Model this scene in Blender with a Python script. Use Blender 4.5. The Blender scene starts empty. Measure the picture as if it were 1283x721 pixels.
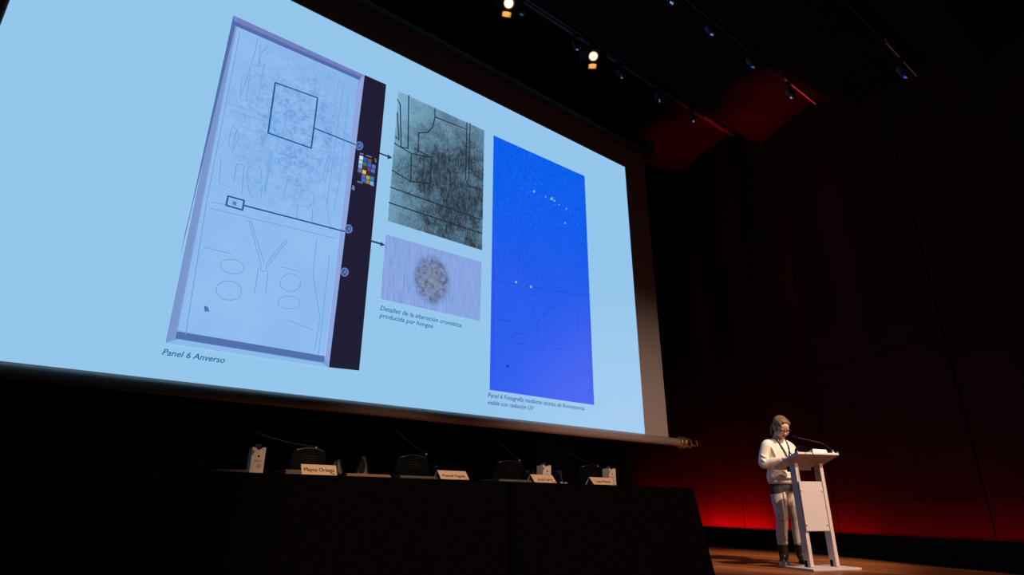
import bpy, bmesh, math, random
import numpy as np
from mathutils import Vector, Matrix, Euler
random.seed(7)
S = bpy.context.scene
COL = S.collection
PI = math.pi
R = math.radians

# ------------------------------------------------------------------ camera
# world: x along the screen to the right, y into the stage, z up; stage floor z = 0
FPX, AZ, TILT, CAMH = 750.0, R(38.63), R(20.36), 0.58
CXP, CYP = 641.5, 360.5
FW = Vector((math.sin(AZ)*math.cos(TILT), math.cos(AZ)*math.cos(TILT), math.sin(TILT)))
RT = Vector((math.cos(AZ), -math.sin(AZ), 0))
UP = RT.cross(FW)
CAM = Vector((0, 0, CAMH))
cd = bpy.data.cameras.new('camera'); cam = bpy.data.objects.new('camera', cd); COL.objects.link(cam)
cd.sensor_fit = 'HORIZONTAL'; cd.sensor_width = 36; cd.lens = FPX/1283*36
cd.clip_start = 0.05; cd.clip_end = 200
m = Matrix((RT, UP, -FW)).transposed().to_4x4(); m.translation = CAM
cam.matrix_world = m
S.camera = cam

# ------------------------------------------------------------------ world, exposure
w = bpy.data.worlds.new('dark_hall'); S.world = w; w.use_nodes = True
w.node_tree.nodes['Background'].inputs[0].default_value = (0.02, 0.018, 0.022, 1)
w.node_tree.nodes['Background'].inputs[1].default_value = 0.03
S.view_settings.view_transform = 'Standard'; S.view_settings.look = 'None'
S.view_settings.exposure = 0; S.view_settings.gamma = 1; S.view_settings.use_curve_mapping = False

# ------------------------------------------------------------------ stage lamps
def spot(name, loc, target, energy, color, cone, blend=1.0, radius=0.12):
    d = bpy.data.lights.new(name, 'SPOT'); d.energy = energy; d.color = color
    d.spot_size = R(cone); d.spot_blend = blend; d.shadow_soft_size = radius
    o = bpy.data.objects.new(name, d); COL.objects.link(o); o.location = loc
    o.rotation_euler = (Vector(target)-Vector(loc)).to_track_quat('-Z', 'Y').to_euler()
    return o
WARM = (1.0, 0.72, 0.50)
spot('front_spot_lectern', (6.35, -1.2, 6.3), (7.0, 3.55, 1.15), 3100, (1.0, 0.76, 0.60), 26, 0.8)
spot('front_spot_stage', (4.6, -7.5, 5.2), (7.3, 4.4, 0.9), 2300, (1.0, 0.64, 0.46), 30, 1.0)
spot('front_spot_table', (1.2, -6.5, 5.5), (2.75, 3.1, 0.35), 2900, (1.0, 0.62, 0.40), 22, 0.4)

# ------------------------------------------------------------------ helpers
def ray(x, y): return FW + RT*((x-CXP)/FPX) - UP*((y-CYP)/FPX)
def onz(x, y, z): d = ray(x, y); return CAM + d*((z-CAM.z)/d.z)
def ony(x, y, Y): d = ray(x, y); return CAM + d*((Y-CAM.y)/d.y)
def lin(c):
    return tuple(((v/255)/12.92 if v/255 <= 0.04045 else ((v/255+0.055)/1.055)**2.4) for v in c)

def mat(name, col, rough=0.6, spec=0.3, metal=0.0, emit=None, estr=1.0, trans=0.0, noise=None, bump=0.0, alpha=1.0, ior=1.45):
    m = bpy.data.materials.new(name); m.use_nodes = True
    nt = m.node_tree; b = nt.nodes['Principled BSDF']
    b.inputs['Base Color'].default_value = (*col, 1)
    b.inputs['Roughness'].default_value = rough
    b.inputs['Specular IOR Level'].default_value = spec
    b.inputs['Metallic'].default_value = metal
    b.inputs['Transmission Weight'].default_value = trans
    b.inputs['IOR'].default_value = ior
    b.inputs['Alpha'].default_value = alpha
    if emit is not None:
        b.inputs['Emission Color'].default_value = (*emit, 1)
        b.inputs['Emission Strength'].default_value = estr
    if noise or bump:
        tc = nt.nodes.new('ShaderNodeTexCoord'); n = nt.nodes.new('ShaderNodeTexNoise')
        n.inputs['Scale'].default_value = noise[0] if noise else 60
        n.inputs['Detail'].default_value = 4
        nt.links.new(tc.outputs['Object'], n.inputs['Vector'])
        if noise:
            r = nt.nodes.new('ShaderNodeValToRGB')
            a = noise[1]
            r.color_ramp.elements[0].position = 0.3; r.color_ramp.elements[1].position = 0.7
            r.color_ramp.elements[0].color = (*[c*(1-a) for c in col], 1)
            r.color_ramp.elements[1].color = (*[min(1, c*(1+a)) for c in col], 1)
            nt.links.new(n.outputs['Fac'], r.inputs[0]); nt.links.new(r.outputs[0], b.inputs['Base Color'])
        if bump:
            bp = nt.nodes.new('ShaderNodeBump'); bp.inputs['Strength'].default_value = bump
            bp.inputs['Distance'].default_value = 0.01
            nt.links.new(n.outputs['Fac'], bp.inputs['Height']); nt.links.new(bp.outputs[0], b.inputs['Normal'])
    return m

def mesh_obj(name, verts, faces, material, parent=None, smooth=False):
    me = bpy.data.meshes.new(name); me.from_pydata([tuple(v) for v in verts], [], faces); me.update()
    if material is not None: me.materials.append(material)
    if smooth:
        for p in me.polygons: p.use_smooth = True
    o = bpy.data.objects.new(name, me); COL.objects.link(o); o.parent = parent
    return o
def bm_obj(name, bm, material, parent=None, smooth=False, loc=None, rot=None):
    me = bpy.data.meshes.new(name)
    bmesh.ops.recalc_face_normals(bm, faces=bm.faces)
    bm.to_mesh(me); bm.free()
    if material is not None: me.materials.append(material)
    if smooth:
        for p in me.polygons: p.use_smooth = True
    o = bpy.data.objects.new(name, me); COL.objects.link(o); o.parent = parent
    if loc is not None: o.location = loc
    if rot is not None: o.rotation_euler = rot
    return o
def add_box(bm, lo, hi, M=None, bevel=0.0):
    g = bmesh.ops.create_cube(bm, size=1)
    vs = g['verts']
    lo = Vector(lo); hi = Vector(hi)
    for v in vs:
        v.co = Vector((lo[i]+(v.co[i]+0.5)*(hi[i]-lo[i]) for i in range(3)))
        if M is not None: v.co = M @ v.co
    if bevel:
        es = list({e for v in vs for e in v.link_edges})
        bmesh.ops.bevel(bm, geom=es, offset=bevel, segments=2, affect='EDGES', profile=0.5)
    return bm
def box(name, lo, hi, material, parent=None, bevel=0.0, M=None):
    bm = bmesh.new(); add_box(bm, lo, hi, M, bevel); return bm_obj(name, bm, material, parent)
def add_tube(bm, pts, rad, seg=10, caps=True):
    pts = [Vector(p) for p in pts]; n = len(pts)
    if not hasattr(rad, '__len__'): rad = [rad]*n
    rings = []; prev = None
    for i, p in enumerate(pts):
        t = (pts[min(i+1, n-1)]-pts[max(i-1, 0)]).normalized()
        if prev is None:
            a = Vector((0, 0, 1)) if abs(t.z) < 0.9 else Vector((1, 0, 0))
            u = t.cross(a).normalized()
        else:
            u = (prev - t*prev.dot(t)).normalized()
        prev = u; v = t.cross(u)
        rings.append([bm.verts.new(p+(u*math.cos(2*PI*k/seg)+v*math.sin(2*PI*k/seg))*rad[i]) for k in range(seg)])
    for a, b in zip(rings, rings[1:]):
        for k in range(seg): bm.faces.new((a[k], a[(k+1) % seg], b[(k+1) % seg], b[k]))
    if caps: bm.faces.new(rings[0][::-1]); bm.faces.new(rings[-1])
    return bm
def tube(name, pts, rad, material, parent=None, seg=10):
    bm = bmesh.new(); add_tube(bm, pts, rad, seg); return bm_obj(name, bm, material, parent, smooth=True)
def lathe(name, prof, material, parent=None, seg=20, M=None, smooth=True):
    bm = bmesh.new(); rings = []
    for r, z in prof:
        ring = []
        for k in range(seg):
            p = Vector((r*math.cos(2*PI*k/seg), r*math.sin(2*PI*k/seg), z))
            ring.append(bm.verts.new(M @ p if M is not None else p))
        rings.append(ring)
    for a, b in zip(rings, rings[1:]):
        for k in range(seg): bm.faces.new((a[k], a[(k+1) % seg], b[(k+1) % seg], b[k]))
    if prof[0][0] > 1e-6: bm.faces.new(rings[0][::-1])
    if prof[-1][0] > 1e-6: bm.faces.new(rings[-1])
    bmesh.ops.remove_doubles(bm, verts=bm.verts, dist=1e-6)
    return bm_obj(name, bm, material, parent, smooth=smooth)
def bez(pts, n=16):
    # catmull-rom through the points
    P = [Vector(p) for p in pts]; P = [P[0]*2-P[1]]+P+[P[-1]*2-P[-2]]; out = []
    for i in range(1, len(P)-2):
        for k in range(n):
            t = k/n; a, b, c, d = P[i-1:i+3]
            out.append(0.5*((2*b)+(c-a)*t+(2*a-5*b+4*c-d)*t*t+(3*b-a-3*c+d)*t**3))
    out.append(P[-2]); return out
def empty(name, loc=(0, 0, 0), rz=0):
    o = bpy.data.objects.new(name, None); COL.objects.link(o); o.location = loc; o.rotation_euler = (0, 0, rz)
    o.empty_display_size = 0.1
    return o
def tag(o, label, cat, group=None):
    o['label'] = label; o['category'] = cat
    if group: o['group'] = group
    return o
def struct(o): o['kind'] = 'structure'; return o
def copy_tree(o, parent=None):
    c = o.copy(); COL.objects.link(c)
    if parent is not None: c.parent = parent
    for ch in list(o.children): copy_tree(ch, c)
    return c
def text_mesh(body, shear=0.0, bold=0.0):
    cu = bpy.data.curves.new('txt', 'FONT'); cu.body = body; cu.shear = shear; cu.size = 1; cu.offset = bold; cu.resolution_u = 3
    o = bpy.data.objects.new('txt', cu); COL.objects.link(o)
    bpy.context.view_layer.update()
    dg = bpy.context.evaluated_depsgraph_get()
    me = bpy.data.meshes.new_from_object(o.evaluated_get(dg))
    bpy.data.objects.remove(o); bpy.data.curves.remove(cu)
    return me
def text_on(name, body, origin, xdir, ydir, width, material, parent, shear=0.0, aspect=1.0, bold=0.0, fat=0.0):
    """lettering of the given width, its left baseline at origin"""
    me = text_mesh(body, shear, bold)
    xs = [v.co.x for v in me.vertices]; x0, x1 = min(xs), max(xs); k = width/(x1-x0)
    O, X, Yd = Vector(origin), Vector(xdir), Vector(ydir)
    for v in me.vertices: v.co = O + X*((v.co.x-x0)*k) + Yd*(v.co.y*k*aspect)
    if fat:
        b2 = bmesh.new(); b2.from_mesh(me)
        g = bmesh.ops.duplicate(b2, geom=b2.verts[:]+b2.edges[:]+b2.faces[:])
        nrm_ = X.cross(Yd).normalized()
        for v in g['geom']:
            if isinstance(v, bmesh.types.BMVert): v.co += X*fat+nrm_*0.0002
        b2.to_mesh(me); b2.free()
    me.materials.clear(); me.materials.append(material)
    o = bpy.data.objects.new(name, me); COL.objects.link(o); o.parent = parent
    return o

# ------------------------------------------------------------------ materials of the setting
M_wall = mat('dark_red_lacquer_panel', (0.030, 0.003, 0.003), 0.75, 0.05, noise=(1.5, 0.15))
M_gap = mat('panel_backing', (0.014, 0.0025, 0.0025), 0.9, 0.1)
M_black = mat('black_paint', (0.006, 0.005, 0.006), 0.85, 0.1)
M_drape = mat('black_stage_drape', (0.006, 0.005, 0.006), 0.95, 0.05)
M_ceil = mat('dark_ceiling_panel', (0.013, 0.002, 0.002), 0.8, 0.05)
def wood_mat():
    m = bpy.data.materials.new('oak_stage_boards'); m.use_nodes = True; nt = m.node_tree; b = nt.nodes['Principled BSDF']
    tc = nt.nodes.new('ShaderNodeTexCoord'); mp = nt.nodes.new('ShaderNodeMapping'); mp.inputs['Scale'].default_value = (14, 0.9, 14)
    oi = nt.nodes.new('ShaderNodeObjectInfo'); ad = nt.nodes.new('ShaderNodeVectorMath'); ad.operation = 'ADD'
    cmb = nt.nodes.new('ShaderNodeCombineXYZ'); mu = nt.nodes.new('ShaderNodeMath'); mu.operation = 'MULTIPLY'; mu.inputs[1].default_value = 50
    n = nt.nodes.new('ShaderNodeTexNoise'); n.inputs['Scale'].default_value = 2.0; n.inputs['Detail'].default_value = 6; n.inputs['Roughness'].default_value = 0.65
    r = nt.nodes.new('ShaderNodeValToRGB')
    r.color_ramp.elements[0].position = 0.3; r.color_ramp.elements[0].color = (0.20, 0.055, 0.016, 1)
    r.color_ramp.elements[1].position = 0.75; r.color_ramp.elements[1].color = (0.46, 0.15, 0.045, 1)
    hs = nt.nodes.new('ShaderNodeHueSaturation'); mr = nt.nodes.new('ShaderNodeMapRange')
    mr.inputs['To Min'].default_value = 0.62; mr.inputs['To Max'].default_value = 1.25
    L = nt.links.new
    L(oi.outputs['Random'], mu.inputs[0]); L(mu.outputs[0], cmb.inputs[0]); L(mu.outputs[0], cmb.inputs[1])
    L(tc.outputs['Object'], mp.inputs[0]); L(mp.outputs[0], ad.inputs[0]); L(cmb.outputs[0], ad.inputs[1]); L(ad.outputs[0], n.inputs['Vector'])
    L(n.outputs['Fac'], r.inputs[0]); L(r.outputs[0], hs.inputs['Color']); L(oi.outputs['Random'], mr.inputs[0]); L(mr.outputs[0], hs.inputs['Value'])
    L(hs.outputs[0], b.inputs['Base Color'])
    b.inputs['Roughness'].default_value = 0.38; b.inputs['Specular IOR Level'].default_value = 0.35
    bp = nt.nodes.new('ShaderNodeBump'); bp.inputs['Strength'].default_value = 0.15; bp.inputs['Distance'].default_value = 0.004
    L(n.outputs['Fac'], bp.inputs['Height']); L(bp.outputs[0], b.inputs['Normal'])
    return m
M_wood = wood_mat()

# ------------------------------------------------------------------ side wall: splayed, meets the floor along two sighted points
WA = onz(891, 679, 0); WB = onz(1118, 700, 0)
WD = (WB-WA).normalized()                      # runs towards the audience
WN = Vector((WD.y, -WD.x, 0))                  # candidate normal
if WN.dot(CAM-WA) < 0: WN = -WN                # points into the stage
def onwall(x, y):
    d = ray(x, y); return CAM + d*((WA-CAM).dot(WN)/d.dot(WN))
def wl(s, out, z): return Vector((WA.x, WA.y, 0)) + WD*s + WN*out + Vector((0, 0, z))
WM = Matrix((WD, WN, Vector((0, 0, 1)))).transposed().to_4x4(); WM.translation = Vector((WA.x, WA.y, 0))
S0, S1 = -4.2, 9.5

# floor: base slab and boards
Y0, Y1 = 0.35, 11.6
floor = struct(box('floor', (-5, Y0, -0.25), (14.5, Y1, -0.024), mat('stage_subfloor', (0.03, 0.015, 0.01), 0.9)))
bw = 0.17
pl_meshes = {}
def plank(x, ya, yb, i):
    L = round(yb-ya, 2)
    if L not in pl_meshes:
        bm = bmesh.new(); add_box(bm, (0, 0, -0.022), (bw-0.004, L-0.004, 0.0), bevel=0.0015)
        me = bpy.data.meshes.new('plank'); bm.to_mesh(me); bm.free(); me.materials.append(M_wood); pl_meshes[L] = me
    o = bpy.data.objects.new('plank', pl_meshes[L]); COL.objects.link(o); o.parent = floor
    o.location = (x, ya, random.uniform(-0.0006, 0))
nb = int((13.2+2.0)/bw)
for i in range(nb):
    x = -2.0 + i*bw
    cut = [4.2, 5.0, 3.4, 5.8, 2.6][i % 5]
    plank(x, Y0, Y0+cut, i); plank(x, Y0+cut, Y1, i)
# stage front below the boards and the hall floor in front
struct(box('wall_stage_front', (-5, 0.25, -1.05), (14.5, 0.35, 0.0), M_black))
struct(box('floor_hall', (-8, -12, -1.15), (14.5, 0.35, -1.05), mat('dark_carpet', (0.01, 0.008, 0.009), 0.95, 0.1)))
# back wall with black drape
struct(box('wall_back', (-6, 10.6, 0), (12.6, 10.8, 9.6), M_drape))
struct(box('wall_left', (-5.2, -2, -1), (-5.0, 10.7, 9.6), M_drape))
# right wall backing and panels
wall_r = struct(box('wall_right', (S0, -0.25, -1.0), (S1, -0.03, 9.6), M_gap, M=WM))
sv = (onwall(931, 640)-WA).dot(WD)
zr = [0.29, 0.70, 2.55, 4.4, 6.25, 8.1, 9.5]
pw = 2.3
edges = [S0]; e = sv
while e-pw > S0: e -= pw
while e < S1: edges.append(e); e += pw
edges.append(S1)
for a, b in zip(edges, edges[1:]):
    if b-a < 0.1: continue
    for z0, z1 in zip(zr, zr[1:]):
        bm = bmesh.new(); add_box(bm, (a+0.012, -0.03, z0+0.003), (b-0.012, 0.0, z1-0.003), bevel=0.003)
        bmesh.ops.transform(bm, matrix=WM, verts=bm.verts)
        bm_obj('panel', bm, M_wall, wall_r)
# black kerb along the wall foot, hiding the red wash lamps
kerb = struct(box('baseboard_right', (S0, 0.38, 0), (S1, 0.42, 0.285), M_black, M=WM))
box('kerb_bottom', (S0, -0.03, 0), (S1, 0.38, 0.03), M_black, kerb, M=WM)
RTILT = 62
def red_strip(sa, sb, energy):
    d = bpy.data.lights.new('red_wash_lamp', 'AREA'); d.shape = 'RECTANGLE'; d.size = sb-sa; d.size_y = 0.05
    d.energy = energy; d.color = (1.0, 0.012, 0.02); d.spread = R(150)
    o = bpy.data.objects.new('red_wash_lamp', d); COL.objects.link(o)
    q = WM @ Matrix.Translation(((sa+sb)/2, 0.31, 0.16)) @ Matrix.Rotation(R(180+RTILT), 4, 'X')
    o.matrix_world = q
red_strip(-3.6, -0.1, 58); red_strip(0.0, 2.0, 54); red_strip(2.1, 4.2, 15); red_strip(4.3, 7.5, 8)
for s, e in ((0.6, 260), (1.9, 420), (3.35, 420), (4.5, 380)):
    p = wl(s, 0.28, 0.12); spot('red_uplight', p, p+Vector((0, 0, 1))+WN*0.045, e*4.0, (1, 0.01, 0.02), 17, 1.0, 0.04)

# ceiling: wave-profiled panels running parallel to the screen
K = 1.036
prof = [(-11, 8.6), (0.35, 8.2), (0.45, 5.3), (0.9, 5.2), (1.25, 5.55), (1.5, 5.75), (2.45, 5.82), (2.65, 5.98), (2.9, 6.36), (3.1, 6.56), (4.05, 6.62), (4.22, 6.64), (4.39, 6.70), (4.56, 6.87), (4.93, 7.36), (6.1, 7.60), (6.6, 7.66), (6.9, 7.75), (8.1, 8.60), (11.6, 9.0)]
prof = [(y*K if y > 0 else y, (z-0.56)*K+0.58) for y, z in prof]
cv = []; cf = []
for (y, z) in prof: cv += [(-6, y, z), (15, y, z), (-6, y, z+0.3), (15, y, z+0.3)]
for i in range(len(prof)-1):
    a, b = 4*i, 4*i+4
    cf += [(a, a+1, b+1, b), (a+2, b+2, b+3, a+3)]
struct(mesh_obj('ceiling', cv, cf, M_ceil))

# ------------------------------------------------------------------ projection screen
YS = 6.0
M_fabric = mat('screen_fabric', (0.62, 0.58, 0.58), 0.9, 0.05)
M_barw = mat('screen_bar_white', (0.70, 0.62, 0.58), 0.5, 0.3)
M_brass = mat('dull_brass', (0.45, 0.30, 0.14), 0.35, 0.5, metal=0.7)
M_casing = mat('screen_casing_grey', (0.045, 0.043, 0.045), 0.5, 0.3)
XR = ony(837.7, 549.6, YS).x; ZB = ony(837.7, 549.6, YS).z; ZT = ony(788.5, 185.7, YS).z
XSR = 0.5*(ony(783.7, 210.2, YS).x+ony(806.6, 544, YS).x); ZST = ony(783.7, 210.2, YS).z; ZSB = ony(806.6, 544, YS).z
XSL = XSR - (ZST-ZSB)*16/9; XL = XSL-(XR-XSR)
scr = tag(empty('projection_screen', ((XL+XR)/2, YS, ZB)), 'large white roll-down projection screen showing a blue slide, hanging above the draped tables', 'screen')
def absparent(o, p):
    o.parent = p; o.matrix_parent_inverse = Matrix.Translation(p.location).inverted(); return o
absparent(box('fabric', (XL, YS, ZB-0.02), (XR, YS+0.006, ZT+0.05), M_fabric), scr)
absparent(box('casing', (XL-0.15, YS-0.14, ZT), (XR+0.15, YS+0.14, ZT+0.26), M_casing, bevel=0.02), scr)
zb = ZB-0.045
absparent(tube('bottom_bar', [(XL-0.08, YS, zb), (XR+0.22, YS, zb)], 0.062, M_barw, seg=18), scr)
for k, dx in enumerate((0.26, 0.36)):
    M4 = Matrix.Translation((XR+dx, YS, zb)) @ Matrix.Rotation(R(90), 4, 'Y')
    absparent(lathe('end_ring', [(0.03, -0.042), (0.085, -0.03), (0.098, 0), (0.085, 0.03), (0.03, 0.042)], M_brass, M=M4), scr)
pp = [Vector((XR+0.52+0.062*math.cos(t), YS, zb+0.062*math.sin(t))) for t in [i*2*PI/20 for i in range(21)]]
absparent(tube('pull_ring', pp, 0.018, M_brass, seg=8), scr)
absparent(tube('hook', [(XR+0.58, YS, zb-0.02), (XR+0.68, YS, zb-0.035), (XR+0.74, YS, zb-0.03), (XR+0.74, YS, zb+0.04), (XR+0.70, YS, zb+0.045)], 0.012, M_brass, seg=8), scr)
absparent(tube('stub_rod', [(XR+0.38, YS, zb), (XR+0.46, YS, zb)], 0.02, M_brass, seg=8), scr)

# projected slide: flat light on the fabric, layers a few millimetres apart
def em(name, srgb, k=1.0):
    return mat(name, (0.26, 0.26, 0.27), 0.9, 0.0, emit=lin(srgb), estr=k)
LAY = 0.004
def sl(x, y, n): p = ony(x, y, YS); return Vector((p.x, YS-LAY*n, p.z))
def quad(name, q, n, material, parent, rect=False):
    v = [sl(*p, n) for p in q]
    if rect:
        x0 = (v[0].x+v[3].x)/2; x1 = (v[1].x+v[2].x)/2; z1 = (v[0].z+v[1].z)/2; z0 = (v[2].z+v[3].z)/2
        v = [Vector((x0, v[0].y, z1)), Vector((x1, v[0].y, z1)), Vector((x1, v[0].y, z0)), Vector((x0, v[0].y, z0))]
    o = mesh_obj(name, v, [(0, 3, 2, 1)], material); absparent(o, parent); return o
def lines(name, polys, n, width, material, parent):
    """thin flat strokes on the slide, points in photo pixels cast onto the screen plane"""
    vs = []; fs = []
    for pl in polys:
        P = [sl(*p, n) for p in pl]
        for a, b in zip(P, P[1:]):
            d = (b-a); L = d.length
            if L < 1e-6: continue
            d /= L; q = Vector((-d.z, 0, d.x))*width/2; e = d*width*0.3
            k = len(vs); vs += [a-e-q, b+e-q, b+e+q, a-e+q]; fs.append((k, k+1, k+2, k+3))
    o = mesh_obj(name, vs, fs, material); absparent(o, parent)
    if len(polys) > 2: o['kind'] = 'stuff'
    return o
def arcp(cx, cy, rx, ry, a0=0, a1=360, n=18, tilt=0):
    out = []
    for i in range(n+1):
        t = R(a0+(a1-a0)*i/n); x, y = rx*math.cos(t), ry*math.sin(t)
        c, s = math.cos(R(tilt)), math.sin(R(tilt)); out.append((cx+x*c-y*s, cy+x*s+y*c))
    return out
def noise_em(name, build):
    m = mat(name, (0.20, 0.20, 0.21), 0.9, 0.0, emit=(1, 1, 1), estr=1.0)
    nt = m.node_tree; b = nt.nodes['Principled BSDF']
    tc = nt.nodes.new('ShaderNodeTexCoord'); c = build(nt, tc.outputs['Object']); nt.links.new(c, b.inputs['Emission Color']); return m
def N(nt, typ, **kw):
    n = nt.nodes.new(typ)
    for k, v in kw.items():
        if k == 'op': n.operation = v
        else: n.inputs[k].default_value = v
    return n
def ramp(nt, fac, stops):
    r = nt.nodes.new('ShaderNodeValToRGB'); e = r.color_ramp.elements
    while len(e) < len(stops): e.new(0.5)
    for el, (p, c) in zip(e, stops): el.position = p; el.color = (*c, 1)
    nt.links.new(fac, r.inputs[0]); return r.outputs[0]
def blob(nt, vec, c, rx, rz, soft):
    """1 inside an ellipse around c on the screen plane, fading to 0"""
    s = N(nt, 'ShaderNodeVectorMath', op='SUBTRACT'); s.inputs[1].default_value = tuple(c); nt.links.new(vec, s.inputs[0])
    d = N(nt, 'ShaderNodeVectorMath', op='MULTIPLY'); d.inputs[1].default_value = (1/rx, 0, 1/rz); nt.links.new(s.outputs[0], d.inputs[0])
    l = N(nt, 'ShaderNodeVectorMath', op='LENGTH'); nt.links.new(d.outputs[0], l.inputs[0])
    mr = N(nt, 'ShaderNodeMapRange'); mr.inputs['From Min'].default_value = 1+soft; mr.inputs['From Max'].default_value = 1-soft
    nt.links.new(l.outputs['Value'], mr.inputs[0]); return mr.outputs[0]
def tex(nt, vec, scale, detail=5, sx=(1, 1, 1), rough=0.6):
    mp = nt.nodes.new('ShaderNodeMapping'); mp.inputs['Scale'].default_value = sx; nt.links.new(vec, mp.inputs[0])
    n = N(nt, 'ShaderNodeTexNoise', Scale=scale, Detail=detail, Roughness=rough); nt.links.new(mp.outputs[0], n.inputs['Vector']); return n.outputs['Fac']
def math_(nt, op, a, b):
    n = nt.nodes.new('ShaderNodeMath'); n.operation = op; n.use_clamp = True
    for i, x in enumerate((a, b)):
        if isinstance(x, (int, float)): n.inputs[i].default_value = x
        else: nt.links.new(x, n.inputs[i])
    return n.outputs[0]
def mixc(nt, fac, a, b):
    n = nt.nodes.new('ShaderNodeMix'); n.data_type = 'RGBA'
    if isinstance(fac, (int, float)): n.inputs[0].default_value = fac
    else: nt.links.new(fac, n.inputs[0])
    for i, x in ((6, a), (7, b)):
        if isinstance(x, tuple): n.inputs[i].default_value = (*x, 1)
        else: nt.links.new(x, n.inputs[i])
    return n.outputs[2]

M_slide = em('slide_pale_blue', (148, 198, 236))
sl_o = mesh_obj('projected_slide', [(XSL, YS-LAY, ZST), (XSR, YS-LAY, ZST), (XSR, YS-LAY, ZSB), (XSL, YS-LAY, ZSB)], [(0, 3, 2, 1)], M_slide)
absparent(sl_o, scr)
class _P: pass
SLP = sl_o
def absparent2(o): o.parent = SLP; o.matrix_parent_inverse = Matrix.Translation(scr.location).inverted() ; return o
def absparent(o, p):
    o.parent = p
    o.matrix_parent_inverse = Matrix.Identity(4) if p is SLP else Matrix.Translation(p.location).inverted()
    return o
# panel photograph
quad('panel_photo', [(292, 20), (456, 95), (411, 461), (207, 430)], 2, em('slide_lilac_grey', (120, 150, 202)), SLP)
quad('photo_frame_shade', [(292, 20), (297, 23), (232, 290), (225, 325)], 3, em('slide_deep_lilac', (84, 108, 166)), SLP)
quad('photo_top_band', [(292, 20), (456, 95), (452, 99), (293, 30)], 3, em('slide_violet_grey', (112, 128, 188)), SLP)
sc_ = ony(372, 165, YS)
def panel_build(nt, v):
    st = blob(nt, v, sc_, 0.62, 0.85, 0.55); n1 = tex(nt, v, 7.0, 8, rough=0.8); n2 = tex(nt, v, 34, 3)
    f = math_(nt, 'MULTIPLY', math_(nt, 'MULTIPLY', st, ramp(nt, n1, [(0.40, (0, 0, 0)), (0.60, (1, 1, 1))])), ramp(nt, n2, [(0.35, (0.1,)*3), (0.65, (1, 1, 1))]))
    base = ramp(nt, tex(nt, v, 1.2, 3), [(0.3, lin((136, 182, 236))), (0.7, lin((148, 192, 240)))])
    return mixc(nt, f, base, lin((92, 140, 212)))
quad('panel_sheet', [(297, 33), (448, 99), (407, 447), (222, 415)], 4, noise_em('slide_panel_sheet', panel_build), SLP)
quad('photo_lower_strip', [(222, 426), (404, 456), (411, 461), (208, 430)], 4, em('slide_pale_strip', (138, 186, 232)), SLP)
quad('photo_right_strip', [(448, 99), (456, 96), (412, 458), (406, 448)], 4, em('slide_right_strip', (142, 165, 222)), SLP)
quad('panel_dark_band', [(221, 416), (406, 447), (405, 455), (219, 425)], 5, em('slide_band_blue', (80, 112, 172)), SLP)
lines('panel_top_shadow', [[(294, 31), (449, 99)]], 5, 0.055, em('slide_shadow_violet', (82, 106, 172)), SLP)
quad('black_bar', [(456, 95), (483, 107), (449, 465), (411, 461)], 5, em('slide_black_bar', (30, 28, 52)), SLP)
M_faint = em('slide_faint_line', (108, 160, 220)); M_ink = em('slide_ink', (26, 84, 138)); M_inkb = em('slide_ink_dark', (30, 55, 92))
fp = [[(300, 42), (258, 255), (232, 420)], [(322, 50), (318, 70), (310, 95), (300, 125), (308, 127), (312, 95)], [(326, 55), (323, 85), (316, 82)], [(334, 60), (325, 70), (325, 82)],
      [(330, 80), (322, 130)], [(300, 125), (302, 100)], [(284, 130), (392, 168)], [(288, 140), (330, 153)], [(290, 160), (296, 163), (290, 188), (285, 184), (290, 160)], [(296, 163), (299, 172), (290, 192)],
      arcp(318, 219, 9, 12), arcp(352, 187, 7, 8), arcp(380, 250, 13, 10), arcp(290, 335, 15, 9, tilt=10), arcp(286, 365, 16, 12, tilt=8), arcp(363, 355, 13, 11), arcp(361, 380, 14, 8),
      [(338, 190), (330, 245)], [(340, 195), (332, 240)], [(338, 198), (362, 204)], [(360, 225), (355, 245)], [(305, 210), (302, 245)], [(308, 222), (312, 245)], [(328, 235), (326, 248)],
      [(308, 210), (296, 206), (292, 230)], [(276, 200), (274, 230), (286, 236)], [(410, 195), (403, 228)], [(414, 196), (406, 230)], [(408, 200), (412, 205)], [(372, 260), (370, 275)], [(391, 262), (390, 280)],
      [(264, 254), (285, 258)], [(262, 262), (420, 300)], [(311, 277), (326, 332)], [(313, 276), (330, 330)], [(358, 300), (334, 330)], [(360, 302), (336, 333)], [(326, 332), (326, 341), (332, 341), (334, 330)],
      [(323, 336), (318, 368)], [(335, 340), (332, 370)], [(255, 311), (290, 319)], [(350, 335), (378, 342)], [(396, 300), (391, 345), (400, 400), (393, 440)], [(412, 320), (398, 445)], [(360, 402), (390, 414)],
      [(424, 100), (418, 135), (424, 160)], [(430, 105), (418, 190), (408, 260), (414, 292)], [(395, 95), (394, 120), (405, 122)], [(385, 100), (388, 115)], [(348, 95), (346, 110), (356, 100), (360, 120)],
      [(436, 120), (424, 230), (417, 265)]]
lines('drawing_lines', fp, 5, 0.009, M_faint, SLP)
lines('panel_number_mark', [[(256, 385), (260, 387), (257, 391), (256, 386)], [(258, 388), (261, 391)]], 5, 0.014, em('slide_mark', (62, 104, 170)), SLP)
lines('callout_square', [[(344, 105), (397, 124), (389, 187), (335, 168), (344, 105)]], 6, 0.017, M_ink, SLP)
lines('callout_leader', [[(393, 162), (448, 184)]], 6, 0.017, M_ink, SLP)
lines('callout_rectangle', [[(285, 247), (305, 252.5), (303, 264.5), (282.5, 258.5), (285, 247)]], 6, 0.017, M_ink, SLP)
lines('callout_leader', [[(304, 258.5), (434, 292)]], 6, 0.017, M_ink, SLP)
quad('mould_spot', [(291, 253), (296, 254.5), (295.5, 259), (290.5, 257.5)], 5, em('slide_spot', (84, 124, 188)), SLP)
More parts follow.
